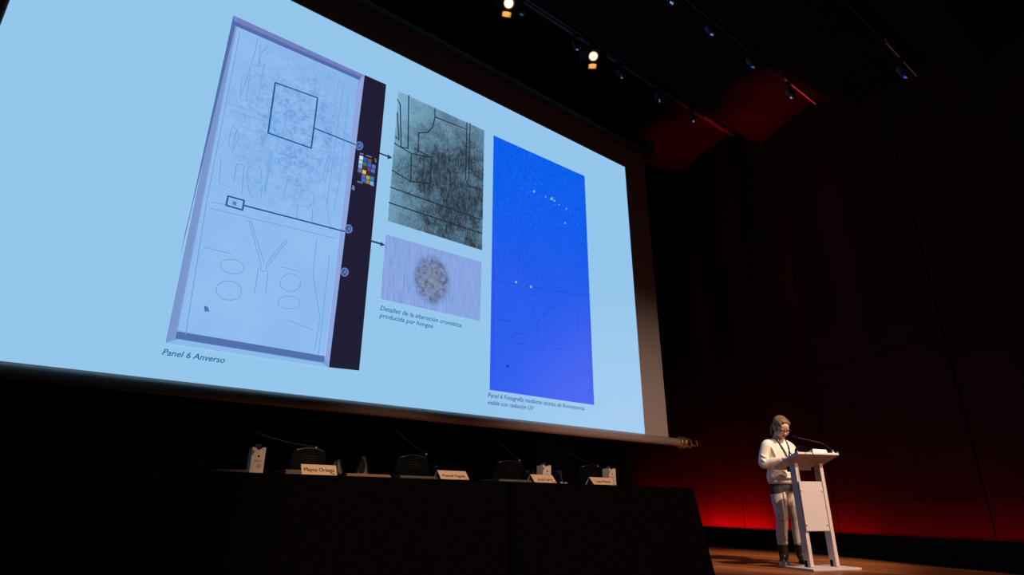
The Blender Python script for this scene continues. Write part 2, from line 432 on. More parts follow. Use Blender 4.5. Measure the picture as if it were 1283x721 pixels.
lines('arrow', [[(475, 193.3), (487, 198)]], 6, 0.022, M_inkb, SLP)
lines('arrow', [[(464, 303), (477, 307)]], 6, 0.022, M_inkb, SLP)
for tri in ([(485, 194.6), (490.5, 199), (484, 200.6)], [(476, 304), (481.5, 308.3), (475, 309.5)]):
    o = mesh_obj('arrow_head', [sl(*p, 6) for p in tri], [(0, 2, 1)], M_inkb); absparent(o, SLP)
for cx_, cy_ in ((449, 184), (435.5, 288), (430.5, 342)):
    o = mesh_obj('number_disc', [sl(*p, 6) for p in arcp(cx_, cy_, 4.2, 4.8)[:-1]], [tuple(range(18))], em('slide_disc', (56, 72, 120))); absparent(o, SLP)
    lines('number_ring', [arcp(cx_, cy_, 4.2, 4.8), [(cx_-1.5, cy_+2), (cx_+1, cy_-2), (cx_+2, cy_+2)]], 7, 0.012, em('slide_ring', (96, 124, 182)), SLP)
lines('bar_marks', [[(441, 234), (442.5, 235)], [(440, 237.5), (442.5, 239)], [(440.5, 236), (443, 237)]], 6, 0.014, em('slide_bar_mark', (120, 140, 190)), SLP)
rows = [[(173, 312, (205, 228, 240)), (214, 328, (30, 92, 205)), (257, 343, (140, 78, 56))],
        [(167, 355, (170, 208, 232)), (209, 372, (86, 108, 98)), (254, 385, (34, 100, 225)), (297, 400, (108, 112, 165))],
        [(163, 397, (128, 172, 222)), (207, 412, (84, 44, 52)), (250, 428, (120, 56, 84)), (291, 443, (44, 128, 205))],
        [(158, 440, (92, 116, 168)), (202, 455, (202, 200, 92)), (246, 468, (66, 36, 66)), (288, 485, (52, 48, 66))],
        [(154, 482, (38, 34, 56)), (196, 497, (112, 84, 190)), (240, 510, (150, 172, 92)), (283, 522, (62, 124, 200))],
        [(192, 538, (24, 118, 225)), (236, 553, (160, 124, 70)), (278, 567, (112, 182, 225))]]
for rr in rows:
    for (u, v, c) in rr:
        x, y = 430+u/8.01, 160+v/8.01
        quad('colour_patch', [(x-2.0, y-3.0), (x+2.5, y-1.6), (x+2.0, y+2.9), (x-2.5, y+1.5)], 6, em('chart_patch', c), SLP)
lines('chart_marks', [[(450.5, 193.5), (454, 194.5)], [(458, 196), (464, 198)], [(447, 228.5), (452.5, 230.5)], [(464, 233), (467, 234)], [(469, 200), (470, 204)]], 6, 0.016, em('chart_mark', (108, 120, 168)), SLP)
# stained detail photograph
dc = ony(580, 275, YS); dc2 = ony(515, 190, YS)
def detail_build(nt, v):
    big = blob(nt, v, dc, 0.95, 1.55, 0.42); sm = blob(nt, v, dc2, 0.8, 0.75, 0.9)
    n1 = tex(nt, v, 2.6, 6, rough=0.7); streak = tex(nt, v, 9, 6, (3.2, 1, 0.75), 0.75); fine = tex(nt, v, 30, 4, (2.5, 1, 0.9))
    a = math_(nt, 'MULTIPLY', big, ramp(nt, n1, [(0.30, (0.55,)*3), (0.52, (1, 1, 1))]))
    a = math_(nt, 'ADD', a, math_(nt, 'MULTIPLY', sm, ramp(nt, n1, [(0.45, (0, 0, 0)), (0.75, (0.6,)*3)])))
    f = math_(nt, 'MULTIPLY', a, ramp(nt, streak, [(0.30, (0.60,)*3), (0.55, (1, 1, 1))]))
    base = mixc(nt, f, ramp(nt, streak, [(0.3, lin((116, 166, 198))), (0.7, lin((138, 188, 218)))]), lin((46, 60, 72)))
    sp = math_(nt, 'MULTIPLY', ramp(nt, fine, [(0.54, (0, 0, 0)), (0.64, (1, 1, 1))]), math_(nt, 'ADD', a, 0.04))
    return mixc(nt, sp, base, lin((30, 36, 44)))
quad('stain_detail_photo', [(499, 116), (607, 163), (603, 314), (485, 277)], 2, noise_em('slide_stain_detail', detail_build), SLP, True)
ox, oy, ks = 440, 80, 3.003
def cp(pts): return [(ox+x/ks, oy+y/ks) for x, y in pts]
lines('stain_detail_lines', [cp(p) for p in (
    [(172, 135), (183, 155), (186, 315), (212, 320), (215, 120)], [(172, 185), (178, 290)], [(166, 275), (172, 285)],
    [(313, 170), (314, 200), (305, 240), (285, 260), (252, 262), (250, 335)], [(314, 202), (432, 248)], [(434, 222), (428, 435), (440, 460), (492, 478)], [(446, 225), (440, 440)],
    [(160, 300), (225, 340), (300, 355), (296, 452), (222, 445), (225, 345)], [(152, 402), (222, 445)], [(146, 466), (485, 588)], [(140, 524), (490, 640)], [(236, 320), (300, 355)])], 3, 0.016, em('slide_detail_line', (34, 44, 58)), SLP)
# mould spot photograph
mc = ony(541, 351, YS)
def mould_build(nt, v):
    b_ = blob(nt, v, mc, 0.245, 0.30, 0.16); core = blob(nt, v, mc, 0.12, 0.15, 0.8); n1 = tex(nt, v, 14, 6, rough=0.8); st = tex(nt, v, 20, 4, (3.5, 1, 0.25)); n2 = tex(nt, v, 30, 2)
    base = ramp(nt, st, [(0.3, lin((112, 146, 208))), (0.5, lin((136, 166, 226))), (0.7, lin((146, 174, 230)))])
    base = mixc(nt, ramp(nt, n2, [(0.74, (0, 0, 0)), (0.78, (0.8,)*3)]), base, lin((92, 118, 172)))
    f = math_(nt, 'MULTIPLY', b_, ramp(nt, n1, [(0.36, (0, 0, 0)), (0.60, (1, 1, 1))]))
    c = mixc(nt, f, base, lin((84, 90, 106)))
    return mixc(nt, math_(nt, 'MULTIPLY', core, ramp(nt, n1, [(0.5, (0.75,)*3), (0.6, (0.15,)*3)])), c, lin((132, 142, 164)))
quad('mould_spot_photo', [(483, 294), (603, 329), (601, 403), (476, 375)], 2, noise_em('slide_mould_spot', mould_build), SLP)
# ultraviolet photograph
bt, bb = ony(675, 195, YS).z, ony(678, 498, YS).z
def uv_build(nt, v):
    sx = nt.nodes.new('ShaderNodeSeparateXYZ'); nt.links.new(v, sx.inputs[0])
    mr = N(nt, 'ShaderNodeMapRange'); mr.inputs['From Min'].default_value = bb; mr.inputs['From Max'].default_value = bt; nt.links.new(sx.outputs['Z'], mr.inputs[0])
    g = math_(nt, 'ADD', mr.outputs[0], math_(nt, 'MULTIPLY', math_(nt, 'SUBTRACT', tex(nt, v, 1.5, 4), 0.35), 0.35))
    base = ramp(nt, g, [(0.0, lin((46, 94, 240))), (0.45, lin((34, 90, 236))), (0.75, lin((8, 90, 236))), (1.0, lin((0, 92, 234)))])
    mott = tex(nt, v, 26, 5); base = mixc(nt, ramp(nt, mott, [(0.5, (0, 0, 0)), (0.75, (0.35,)*3)]), base, lin((70, 120, 240)))
    gl = blob(nt, v, ony(690, 250, YS), 0.75, 0.5, 0.8); sp = tex(nt, v, 16, 4)
    return mixc(nt, math_(nt, 'MULTIPLY', gl, ramp(nt, sp, [(0.60, (0, 0, 0)), (0.78, (0.9,)*3)])), base, lin((70, 150, 240)))
quad('ultraviolet_photo', [(618, 170), (732, 221), (744, 508), (613, 489)], 2, noise_em('slide_ultraviolet', uv_build), SLP)
lines('ultraviolet_lines', [[(632, 310), (629, 345)], [(650, 318), (648, 350)], arcp(660, 326, 6, 9), [(672, 325), (672, 350)], [(690, 330), (690, 360), (700, 362)], [(705, 335), (706, 360)],
    arcp(700, 430, 9, 8), arcp(650, 425, 9, 7), [(620, 352), (735, 372)], [(662, 375), (672, 405), (694, 380)], [(672, 405), (675, 440)], [(690, 405), (678, 440)], [(720, 330), (724, 420)], [(622, 400), (640, 404)],
    [(618, 310), (617, 480)], [(737, 380), (740, 500)]], 3, 0.012, em('slide_uv_line', (34, 74, 214)), SLP)
for x, y, r_ in ((690.5, 249.5, 1.7), (668.5, 240.5, 1.4), (694, 252, 1.2), (646, 354, 1.5), (664.5, 360, 1.5), (709, 262, 0.9), (707, 280, 1.0), (683, 247, .8), (700, 257, .8)):
    o = mesh_obj('glow_spot', [sl(*p, 3) for p in arcp(x, y, r_, r_*1.1, n=10)[:-1]], [tuple(range(10))], em('slide_uv_spot', (112, 190, 245))); absparent(o, SLP)
lines('ultraviolet_dark_spot', [[(635, 459.3), (636, 460)]], 3, 0.03, em('slide_uv_dark', (24, 40, 150)), SLP)
# captions
def cap(body, xl, yl, xr, yr, material, asp=1.0):
    a = sl(xl, yl, 3); b = sl(xr, yr, 3)
    o = text_on('caption', body, a, (1, 0, 0), (0, 0, 1), b.x-a.x, material, None, shear=0.22, aspect=asp, bold=0.012); absparent(o, SLP); o['kind'] = 'stuff'
M_cap = em('slide_caption', (28, 98, 146)); M_cap2 = em('slide_caption_teal', (32, 98, 156)); M_cap3 = em('slide_caption_grey', (44, 82, 150))
cap('Panel 6 Anverso', 202.5, 445, 281, 455, M_cap)
cap('Detalles de la alteración cromática', 475.5, 389, 577.5, 410, M_cap2)
cap('producida por hongos', 474.5, 398, 542, 412, M_cap2)
cap('Panel 6 Fotografía mediante técnica de fluorescencia', 610.5, 498, 731.5, 514, M_cap3)
cap('visible con radiación UV', 610.2, 507, 668.5, 514.5, M_cap3)

# ------------------------------------------------------------------ tables
M_cloth = mat('black_table_cloth', (0.0022, 0.0019, 0.0020), 0.95, 0.05, noise=(30, 0.3))
ZTAB = 0.745
YF = onz(560, 601, ZTAB).y
XE = ony(870, 612.7, YF).x; XJ = ony(640, 604, YF).x; XJ2 = ony(196, 588.5, YF).x
TD = 0.72
def table(x0, x1, flr, fll, label, seed):
    rnd = random.Random(seed)
    t = tag(empty('draped_table', ((x0+x1)/2, YF+TD/2, 0)), label, 'table', 'draped conference tables')
    # perimeter with rounded corners
    per = []; rc = 0.015; W = (x1-x0)/2; D = TD/2
    def seg(ax, ay, bx, by, n): return [(ax+(bx-ax)*i/n, ay+(by-ay)*i/n) for i in range(n)]
    per = seg(-W+rc, -D, W-rc, -D, 70)+seg(W-rc, -D, W, -D+rc, 4)+seg(W, -D+rc, W, D-rc, 26)+seg(W, D-rc, W-rc, D, 4)+seg(W-rc, D, -W+rc, D, 70)+seg(-W+rc, D, -W, D-rc, 4)+seg(-W, D-rc, -W, -D+rc, 26)+seg(-W, -D+rc, -W+rc, -D, 4)
    n = len(per); ph = [rnd.uniform(0, 6.28) for _ in range(6)]
    bm = bmesh.new(); rings = []
    hs = [1, 0.985, 0.9, 0.75, 0.55, 0.35, 0.15, 0.006]
    for h in hs:
        ring = []
        for i, (x, y) in enumerate(per):
            d = 1-h
            ex = (1 if x >= W-rc else 0) ; el = (1 if x <= -W+rc else 0)
            ny = -1 if y <= -D+rc else (1 if y >= D-rc else 0)
            s = i/n*2*PI
            wv = 0.010*math.sin(9*s+ph[0])+0.007*math.sin(21*s+ph[1])+0.004*math.sin(47*s+ph[2])
            oy = ny*(0.030*d+wv*min(1, d*2.2)) if not (ex or el) else ny*0.02*d
            oxx = ex*(flr*d+0.4*wv*d)-el*(fll*d)
            ring.append(bm.verts.new((x+oxx, y+oy, ZTAB*h if h < 1 else ZTAB)))
        rings.append(ring)
    for a, b in zip(rings, rings[1:]):
        for k in range(n): bm.faces.new((a[k], b[k], b[(k+1) % n], a[(k+1) % n]))
    bm.faces.new(rings[0])
    bm_obj('tablecloth', bm, M_cloth, t, smooth=False)
    box('table_top', (-W+0.01, -D+0.01, ZTAB-0.03), (W-0.01, D-0.01, ZTAB-0.004), M_black, t)
    for sx in (-1, 1):
        for sy in (-1, 1):
            tube('leg', [(sx*(W-0.12), sy*(D-0.1), 0.003), (sx*(W-0.12), sy*(D-0.1), ZTAB-0.03)], 0.018, M_black, t, 8)
table(XJ+0.012, XE, 0.17, 0.0, 'conference table under a black floor-length cloth, nearest to the lectern', 1)
table(XJ2+0.012, XJ-0.012, 0.0, 0.0, 'long table under a black cloth with two cream name cards on it', 2)
table(XJ2-2.1, XJ2-0.012, 0.0, 0.1, 'black-clothed table at the far left end of the row, nothing on it', 3)

# ------------------------------------------------------------------ things on the tables
M_card = mat('cream_card', (0.80, 0.62, 0.46), 0.8, 0.1)
M_faintp = mat('faint_brown_print', (0.40, 0.24, 0.14), 0.8, 0.1, noise=(400, 0.5))
M_print = mat('black_print', (0.02, 0.015, 0.015), 0.8, 0.1)
M_plastic = mat('black_plastic', (0.0030, 0.0030, 0.0034), 0.5, 0.04)
M_grille = mat('dark_grille', (0.014, 0.014, 0.016), 0.5, 0.3, metal=0.3)
M_chrome = mat('satin_metal', (0.45, 0.42, 0.40), 0.3, 0.5, metal=1.0)
M_glass = mat('clear_glass', (0.85, 0.92, 1.0), 0.04, 0.5, trans=1.0)
M_paper = mat('grey_paper', (0.16, 0.14, 0.13), 0.8, 0.1)
M_carton = mat('carton_white', (0.72, 0.66, 0.62), 0.6, 0.2)
M_navy = mat('carton_cap_navy', (0.02, 0.025, 0.10), 0.5, 0.3)
M_cartblue = mat('carton_side_blue', (0.10, 0.12, 0.30), 0.6, 0.2)
def name_card(pxl, pyl, pxr, pyr, body, tw0, tw1, label, lean=0.0):
    Y = YF+0.045
    a = ony(pxl, pyl, Y); b = ony(pxr, pyr, Y)
    W = b.x-a.x; H = 0.052 if W < 0.3 else 0.06
    t = tag(empty('name_card', ((a.x+b.x)/2, Y, ZTAB), 0), label, 'name card', 'name cards on the tables')
    # tent of two leaves meeting at the ridge
    th = 0.002; dep = 0.025+lean
    for s, nm in ((-1, 'front_leaf'), (1, 'back_leaf')):
        bm = bmesh.new()
        y0, y1 = s*dep, s*0.0008
        vs = [bm.verts.new(v) for v in ((-W/2, y0, 0.001), (W/2, y0, 0.001), (W/2, y1, H), (-W/2, y1, H), (-W/2, y0-s*th, 0.001), (W/2, y0-s*th, 0.001), (W/2, y1-s*0.0006, H-0.002), (-W/2, y1-s*0.0006, H-0.002))]
        for f in ((0, 1, 2, 3), (7, 6, 5, 4), (0, 4, 5, 1), (3, 2, 6, 7), (0, 3, 7, 4), (1, 5, 6, 2)): bm.faces.new([vs[i] for i in f])
        bm_obj(nm, bm, M_card, t)
    up = Vector((0, dep, H)).normalized(); nrm = Vector((0, -H, dep)).normalized()
    org = Vector((-W/2+W*tw0, -dep, 0.0)) + up*(H*0.36) + nrm*0.0012
    text_on('lettering', body, org, (1, 0, 0), up, W*(tw1-tw0), M_print, t, fat=W*0.006)
    mk = Vector((W/2-0.030, -dep, 0))+up*0.004+nrm*0.0012
    mesh_obj('small_mark', [mk, mk+Vector((0.022, 0, 0)), mk+Vector((0.022, 0, 0))+up*0.007, mk+up*0.007], [(0, 1, 2, 3)], M_faintp, t)
    return t
name_card(376, 592, 420, 594, 'Mayte Ortega', 0.07, 0.93, 'cream folded name card with the largest lettering, right of the tall water carton')
name_card(547.5, 599.5, 583, 600.5, 'Manuel Segade', 0.10, 0.90, 'cream folded name card just left of the join between two black cloths', 0.018)
name_card(664.5, 603, 692, 604.5, 'Jorge García', 0.20, 0.88, 'cream folded name card directly in front of the short water carton', 0.018)
name_card(738.5, 606.5, 766, 607.5, 'Leyre Bozal', 0.18, 0.82, 'cream folded name card nearest the table end by the lectern', 0.018)

def carton(px, pyt, wpx, label, dy=0.10, cut=True):
    Y = YF+dy
    c = ony(px, 590, Y); W = ony(px+wpx/2, 590, Y).x-ony(px-wpx/2, 590, Y).x; W = min(W, 0.075)
    top = ony(px, pyt, Y).z; H = top-ZTAB
    t = tag(empty('water_carton', (c.x, Y, ZTAB), 0), label, 'carton', 'water cartons on the tables')
    D = W*0.85; h1 = H*0.86
    bm = bmesh.new()
    # body with bevelled corner facets and a notched, folded top
    oct_ = [(-W/2, -D/2), (W/2, -D/2), (W/2, D/2), (-W/2, D/2)]
    lo = [bm.verts.new((x, y, 0)) for x, y in oct_]; hi = [bm.verts.new((x, y, h1)) for x, y in oct_]
    for k in range(4): bm.faces.new((lo[k], lo[(k+1) % 4], hi[(k+1) % 4], hi[k]))
    bm.faces.new(lo[::-1])
    # front and back V-notched faces rising to ears
    f = [bm.verts.new(v) for v in ((-W/2, -D/2, H), (-W*0.28, -D/2, H), (0, -D/2*0.6, h1+0.003), (W*0.28, -D/2, H), (W/2, -D/2, H))]
    g = [bm.verts.new(v) for v in ((-W/2, D/2, H*0.97), (0, D/2*0.6, h1+0.006), (W/2, D/2, H*0.97))]
    bm.faces.new((hi[0], hi[1], f[4], f[3], f[2], f[1], f[0])); bm.faces.new((hi[3], g[0], g[1], g[2], hi[2]))
    bm.faces.new((hi[0], f[0], g[0], hi[3])); bm.faces.new((hi[1], hi[2], g[2], f[4]))
    bm.faces.new((f[0], f[1], f[2], g[1], g[0])); bm.faces.new((f[4], g[2], g[1], f[2], f[3]))
    bm_obj('body', bm, M_carton, t)
    lathe('cap', [(0.0, 0), (W*0.2, 0), (W*0.22, H*0.15), (W*0.18, H*0.19), (0, H*0.19)], M_navy, t, 14, M=Matrix.Translation((0.004, 0.008, h1+0.010)))
    y = -D/2-0.0008
    q = W*0.10; z = H*0.66
    mesh_obj('diamond_mark', [(0.002, y, z-q), (0.002+q, y, z), (0.002, y, z+q), (0.002-q, y, z)], [(0, 1, 2, 3)], M_print, t)
    text_on('lettering', 'AQUA', (-W*0.28, y, H*0.44), (1, 0, 0), (0, 0, 1), W*0.56, mat('brown_print', (0.10, 0.06, 0.05), 0.8), t)
    mesh_obj('small_print', [(0.0, y, H*0.20), (W*0.3, y, H*0.20), (W*0.3, y, H*0.34), (0.0, y, H*0.34)], [(0, 1, 2, 3)], mat('faint_carton_print', (0.50, 0.42, 0.36), 0.8), t)
    mesh_obj('side_stripe', [(-W/2+0.001, y, h1*0.78), (-W/2+W*0.10, y, h1*0.86), (-W/2+W*0.2, y, h1), (-W/2+0.001, y, h1*1.02)], [(0, 1, 2, 3)], M_cartblue, t)
    return t
carton(319, 561, 17, 'tall white water carton with black diamond mark, left of the first console')
carton(681.5, 583.5, 12, 'short white water carton rising behind the third name card', 0.16)
carton(763, 587.5, 10, 'white water carton at the table end behind the last name card', 0.12)

def console(pxl, pxr, pyt, tip, knee, label, dy=0.26):
    """table conference unit: wedge body, slotted loudspeaker face, gooseneck microphone"""
    Y = YF+dy
    a = ony(pxl, 590, Y); b = ony(pxr, 590, Y); c = (a.x+b.x)/2; W = b.x-a.x
    H = ony((pxl+pxr)/2, pyt, Y).z-ZTAB
    t = tag(empty('conference_unit', (c, Y, ZTAB), 0), label, 'microphone', 'conference units on the tables')
    # front plate leaning back, arched top edge
    n = 14; fr = []; bk = []
    bm = bmesh.new()
    out = [(-W/2, 0.0)]+[(-W*0.40+W*0.80*i/n, H*(0.90+0.10*math.sin(PI*i/n))) for i in range(n+1)]+[(W/2, 0.0)]
    F = [bm.verts.new((x, 0.0+z*0.12, z+0.002)) for x, z in out]; B = [bm.verts.new((x, 0.03+z*0.12+(H-z)*0.35, z+0.002)) for x, z in out]
    bm.faces.new(F); bm.faces.new(B[::-1]); k = len(out)
    for i in range(k): bm.faces.new((F[i], B[i], B[(i+1) % k], F[(i+1) % k]))
    bm_obj('body', bm, M_plastic, t)
    tube('edge_trim', [(x, 0.0+z*0.12-0.001, z+0.003) for x, z in out[1:-1]], 0.0022, M_chrome, t, 6)
    for i in range(3): box('speaker_slot', (-W*0.16, H*0.07*(0.9)+0.10*i*H*0.12-0.004, H*(0.52+0.10*i)), (W*0.16, H*0.07+0.11*i*H*0.12+0.002, H*(0.545+0.10*i)), M_grille, t)
    box('base_plate', (-W/2-0.012, -0.02, 0.0), (W/2+0.012, 0.09, 0.014), M_grille, t, bevel=0.003)
    pt = ony(*tip, Y-0.05); pk = ony(*knee, Y+0.02); L = Vector((c, Y, ZTAB))
    p = [pk-L+Vector((0, 0.0, -0.012)), pk-L, (pk-L).lerp(pt-L, 0.5)+Vector((0, 0, -0.008)), pt-L]
    tube('gooseneck', bez(p, 8), 0.0038, M_chrome if False else M_grille, t, 8)
    d = (pt-pk).normalized()
    tube('microphone_head', [pt-L-d*0.012, pt-L-d*0.006, pt-L+d*0.028, pt-L+d*0.034], [0.004, 0.008, 0.009, 0.004], M_plastic, t, 10)
    tube('collar', [p[0], p[1]+Vector((0, 0, 0.004))], 0.008, M_chrome, t, 10)
console(364, 411, 562, (324, 544.5), (396, 561), 'black conference unit whose gooseneck points left towards the tall water carton')
console(499, 540, 571, (500, 543.5), (534, 569), 'black conference unit behind the second name card from the left')
console(624, 659, 578, (625, 554), (651, 577), 'black conference unit right of the join between the two cloths')
console(729, 760, 583.5, (711, 567), (749, 584), 'black conference unit nearest the lectern, its gooseneck leaning low')

def glass(px, pyt, wpx, label, dy=0.14):
    Y = YF+dy; c = ony(px, 590, Y); r = (ony(px+wpx/2, 590, Y).x-ony(px-wpx/2, 590, Y).x)/2; r = min(r, 0.038)
    H = ony(px, pyt, Y).z-ZTAB
    t = tag(empty('drinking_glass', (c.x, Y, ZTAB)), label, 'glass', 'drinking glasses on the tables')
    lathe('tumbler', [(0, 0.001), (r*0.85, 0.001), (r, H-0.002), (r+0.0005, H), (r-0.0025, H), (r*0.85-0.003, 0.008), (0, 0.008)], M_glass, t, 24)
glass(421, 576.5, 17, 'clear tumbler with a blue-lit rim just right of the first name card')
glass(454, 573, 15, 'empty-looking clear tumbler standing above the brown folder')
glass(546, 583.5, 14, 'clear tumbler with blue glint behind the left end of the second name card', 0.13)
glass(661, 590, 13, 'clear tumbler with blue glint left of the short water carton', 0.12)
glass(700, 590.5, 13, 'clear straight tumbler beside two pens near the third name card', 0.12)

def papers(pxl, pxr, h, label, m, dy=0.12, n=3, name='paper_stack', cat='papers'):
    Y = YF+dy; a = ony(pxl, 590, Y); b = ony(pxr, 590, Y); W = b.x-a.x
    t = tag(empty(name, ((a.x+b.x)/2, Y, ZTAB)), label, cat)
    for i in range(n):
        box('sheet', (-W/2+0.004*i*(i % 2), -0.07, 0.0008+h*i/n), (W/2-0.003*i, 0.14-0.004*i, h*(i+1)/n-0.0004), m, t)
M_kraft = mat('brown_folder', (0.36, 0.24, 0.13), 0.8, 0.1)
papers(265, 308, 0.014, 'thin pile of papers just left of the tall water carton', M_paper, 0.12)
papers(428, 483, 0.014, 'flat brown folder lying right of the first name card', M_kraft, 0.08, 3, 'folder', 'folder')
papers(352, 374, 0.022, 'small pile of papers between the tall carton and the first name card', M_paper, 0.10)
papers(494, 541, 0.014, 'flat papers lying in front of the second conference unit', M_paper, 0.09)
papers(617, 658, 0.014, 'flat papers lying in front of the third conference unit', M_paper, 0.09)
# tablet propped at the left
Y = YF+0.12; a = ony(221, 586, Y); b = ony(258, 586, Y); W = b.x-a.x
tb = tag(empty('tablet', ((a.x+b.x)/2, Y, ZTAB)), 'dark tablet propped up low on the table, left of the papers', 'tablet')
Mt = Matrix.Rotation(R(-38), 4, 'X')
box('body', (-W/2, -0.004, 0.004), (W/2, 0.004, 0.075), M_plastic, tb, bevel=0.002, M=Mt)
box('screen', (-W/2+0.006, -0.006, 0.010), (W/2-0.006, -0.0045, 0.069), mat('tablet_speckled_cover', (0.02, 0.017, 0.017), 0.6, 0.1, noise=(160, 0.8)), tb, M=Mt)
box('stand', (-W*0.25, 0.03, 0.0), (W*0.25, 0.048, 0.03), M_plastic, tb, bevel=0.002)
M_pen = mat('pen_ivory', (0.7, 0.6, 0.45), 0.4, 0.4)
for x0_, x1_, lab in ((701.5, 704, 'ivory pen lying beside the straight tumbler, left one of the two'), (706.5, 709, 'ivory pen lying beside the straight tumbler, right one of the two')):
    Yp = YF+0.05; a = ony(x0_, 603, Yp)
    t = tag(empty('pen', (a.x, Yp, ZTAB+0.006)), lab, 'pen', 'pens on the table')
    t.rotation_euler = (0, 0, R(-58))
    tube('barrel', [(0, 0, 0), (0.0, 0.10, 0.0)], 0.005, M_pen, t, 10)
    tube('tip', [(0, 0, 0), (0, -0.012, 0.0)], [0.005, 0.001], M_plastic, t, 10)
    box('clip', (-0.0012, 0.06, 0.004), (0.0012, 0.098, 0.0065), M_chrome, t)

# ------------------------------------------------------------------ lighting above the stage
M_can = mat('lamp_housing_black', (0.012, 0.012, 0.014), 0.4, 0.4)
M_spot = mat('spotlight_grey', (0.05, 0.05, 0.06), 0.3, 0.5)
M_catcher = mat('pale_light_catcher', (0.5, 0.42, 0.4), 0.5, 0.3)  # paler than the rail, so its wall end reads as lit
M_rail = mat('track_grey', (0.05, 0.045, 0.055), 0.5, 0.3)
M_lens = mat('lamp_lens_dark', (0.10, 0.12, 0.16), 0.1, 0.8, metal=0.5)
M_facet = mat('reflector_facets', (0.6, 0.65, 0.75), 0.15, 0.6, metal=1.0)
def ceil_z(y):
    for (a, za), (b, zb_) in zip(prof, prof[1:]):
        if a <= y <= b: return za+(zb_-za)*(y-a)/(b-a)
rows_ = []
def track(y, dz, label, x0, x1, hw=0.008):
    z = ceil_z(y)-dz
    t = tag(empty('lighting_track', ((x0+x1)/2, y, z)), label, 'lighting track'); W = (x1-x0)/2
    box('rail', (-W, -hw, -0.025), (W, hw, -0.025+2*hw+0.004), M_rail, t)
    box('end_light_catcher', (W-0.75, -0.025, -0.024), (W+0.2, -hw-0.001, 0.03), M_catcher, t)  # pale strip added to catch the red light at the rail end
    k = int(2*W/1.5)
    for i in range(k+1):
        x = -W+0.2+(2*W-0.4)*i/k
        box('bracket', (x-0.02, -0.02, 0.02), (x+0.02, 0.02, dz+0.06), M_can, t)
    return z
YT1, YT2, YT3 = 4.97*K, 3.09*K, 1.62*K
def track_x_end(y): # where the wall stands at that depth
    return WA.x+WD.x*((y-WA.y)/WD.y)-0.25
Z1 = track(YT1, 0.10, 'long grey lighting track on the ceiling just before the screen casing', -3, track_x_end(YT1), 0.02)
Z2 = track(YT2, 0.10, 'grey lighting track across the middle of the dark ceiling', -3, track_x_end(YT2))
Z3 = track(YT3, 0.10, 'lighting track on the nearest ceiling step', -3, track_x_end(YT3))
def track_spot(px, py, Yr, Zr, label, grp):
    # hangs from the rail: sighted through the pixel at the rail's depth
    p = ony(px, py, Yr)
    x = p.x
    t = tag(empty('track_spotlight', (x, Yr, Zr-0.025)), label, 'spotlight', grp)
    box('adapter', (-0.05, -0.018, -0.03), (0.05, 0.018, 0.0), M_can, t, bevel=0.004)
    tube('stem', [(0, 0, -0.03), (0, 0, -0.09)], 0.012, M_can, t, 8)
    Mx = Matrix.Translation((0, 0, -0.17)) @ Matrix.Rotation(R(-18), 4, 'X') @ Matrix.Rotation(R(180), 4, 'X')
    lathe('housing', [(0.0, -0.09), (0.035, -0.09), (0.048, -0.06), (0.052, 0.07), (0.060, 0.10), (0.055, 0.10), (0.046, 0.07), (0.0, 0.06)], M_spot, t, 16, M=Mx)
    for i in range(3): lathe('cooling_fin', [(0.045, -0.055+0.03*i), (0.058, -0.055+0.03*i), (0.058, -0.047+0.03*i), (0.045, -0.047+0.03*i)], M_spot, t, 14, M=Mx)
    lathe('lens', [(0.048, 0.085), (0.046, 0.100), (0.034, 0.122), (0.016, 0.134), (0, 0.137)], M_facet, t, 9, M=Mx, smooth=False)
    return t
lab1 = ['leftmost dark track spotlight beside the upper lit stage lamp', 'dark track spotlight left of the lower lit stage lamp', 'dark track spotlight right of the lower lit stage lamp', 'dark track spotlight second from the red-lit end of its track', 'dark track spotlight next to the red-lit end of the rear track']
for (px, py), l in zip([(652, 5), (721, 42), (777, 80), (824, 109), (866, 135)], lab1): track_spot(px, py, YT1, Z1, l, 'track spotlights')
lab2 = ['dark track spotlight at the top edge of the middle track', 'dark track spotlight with a warm glint on the middle track', 'dark track spotlight second from the right end of the middle track', 'dark track spotlight next to the red-lit end of the middle track']
for (px, py), l in zip([(840, -4), (890, 33), (940, 68), (987, 101)], lab2): track_spot(px, py, YT2, Z2, l, 'track spotlights')
track_spot(1113, 24, YT3, Z3, 'dark track spotlight alone on the nearest ceiling track', 'track spotlights')
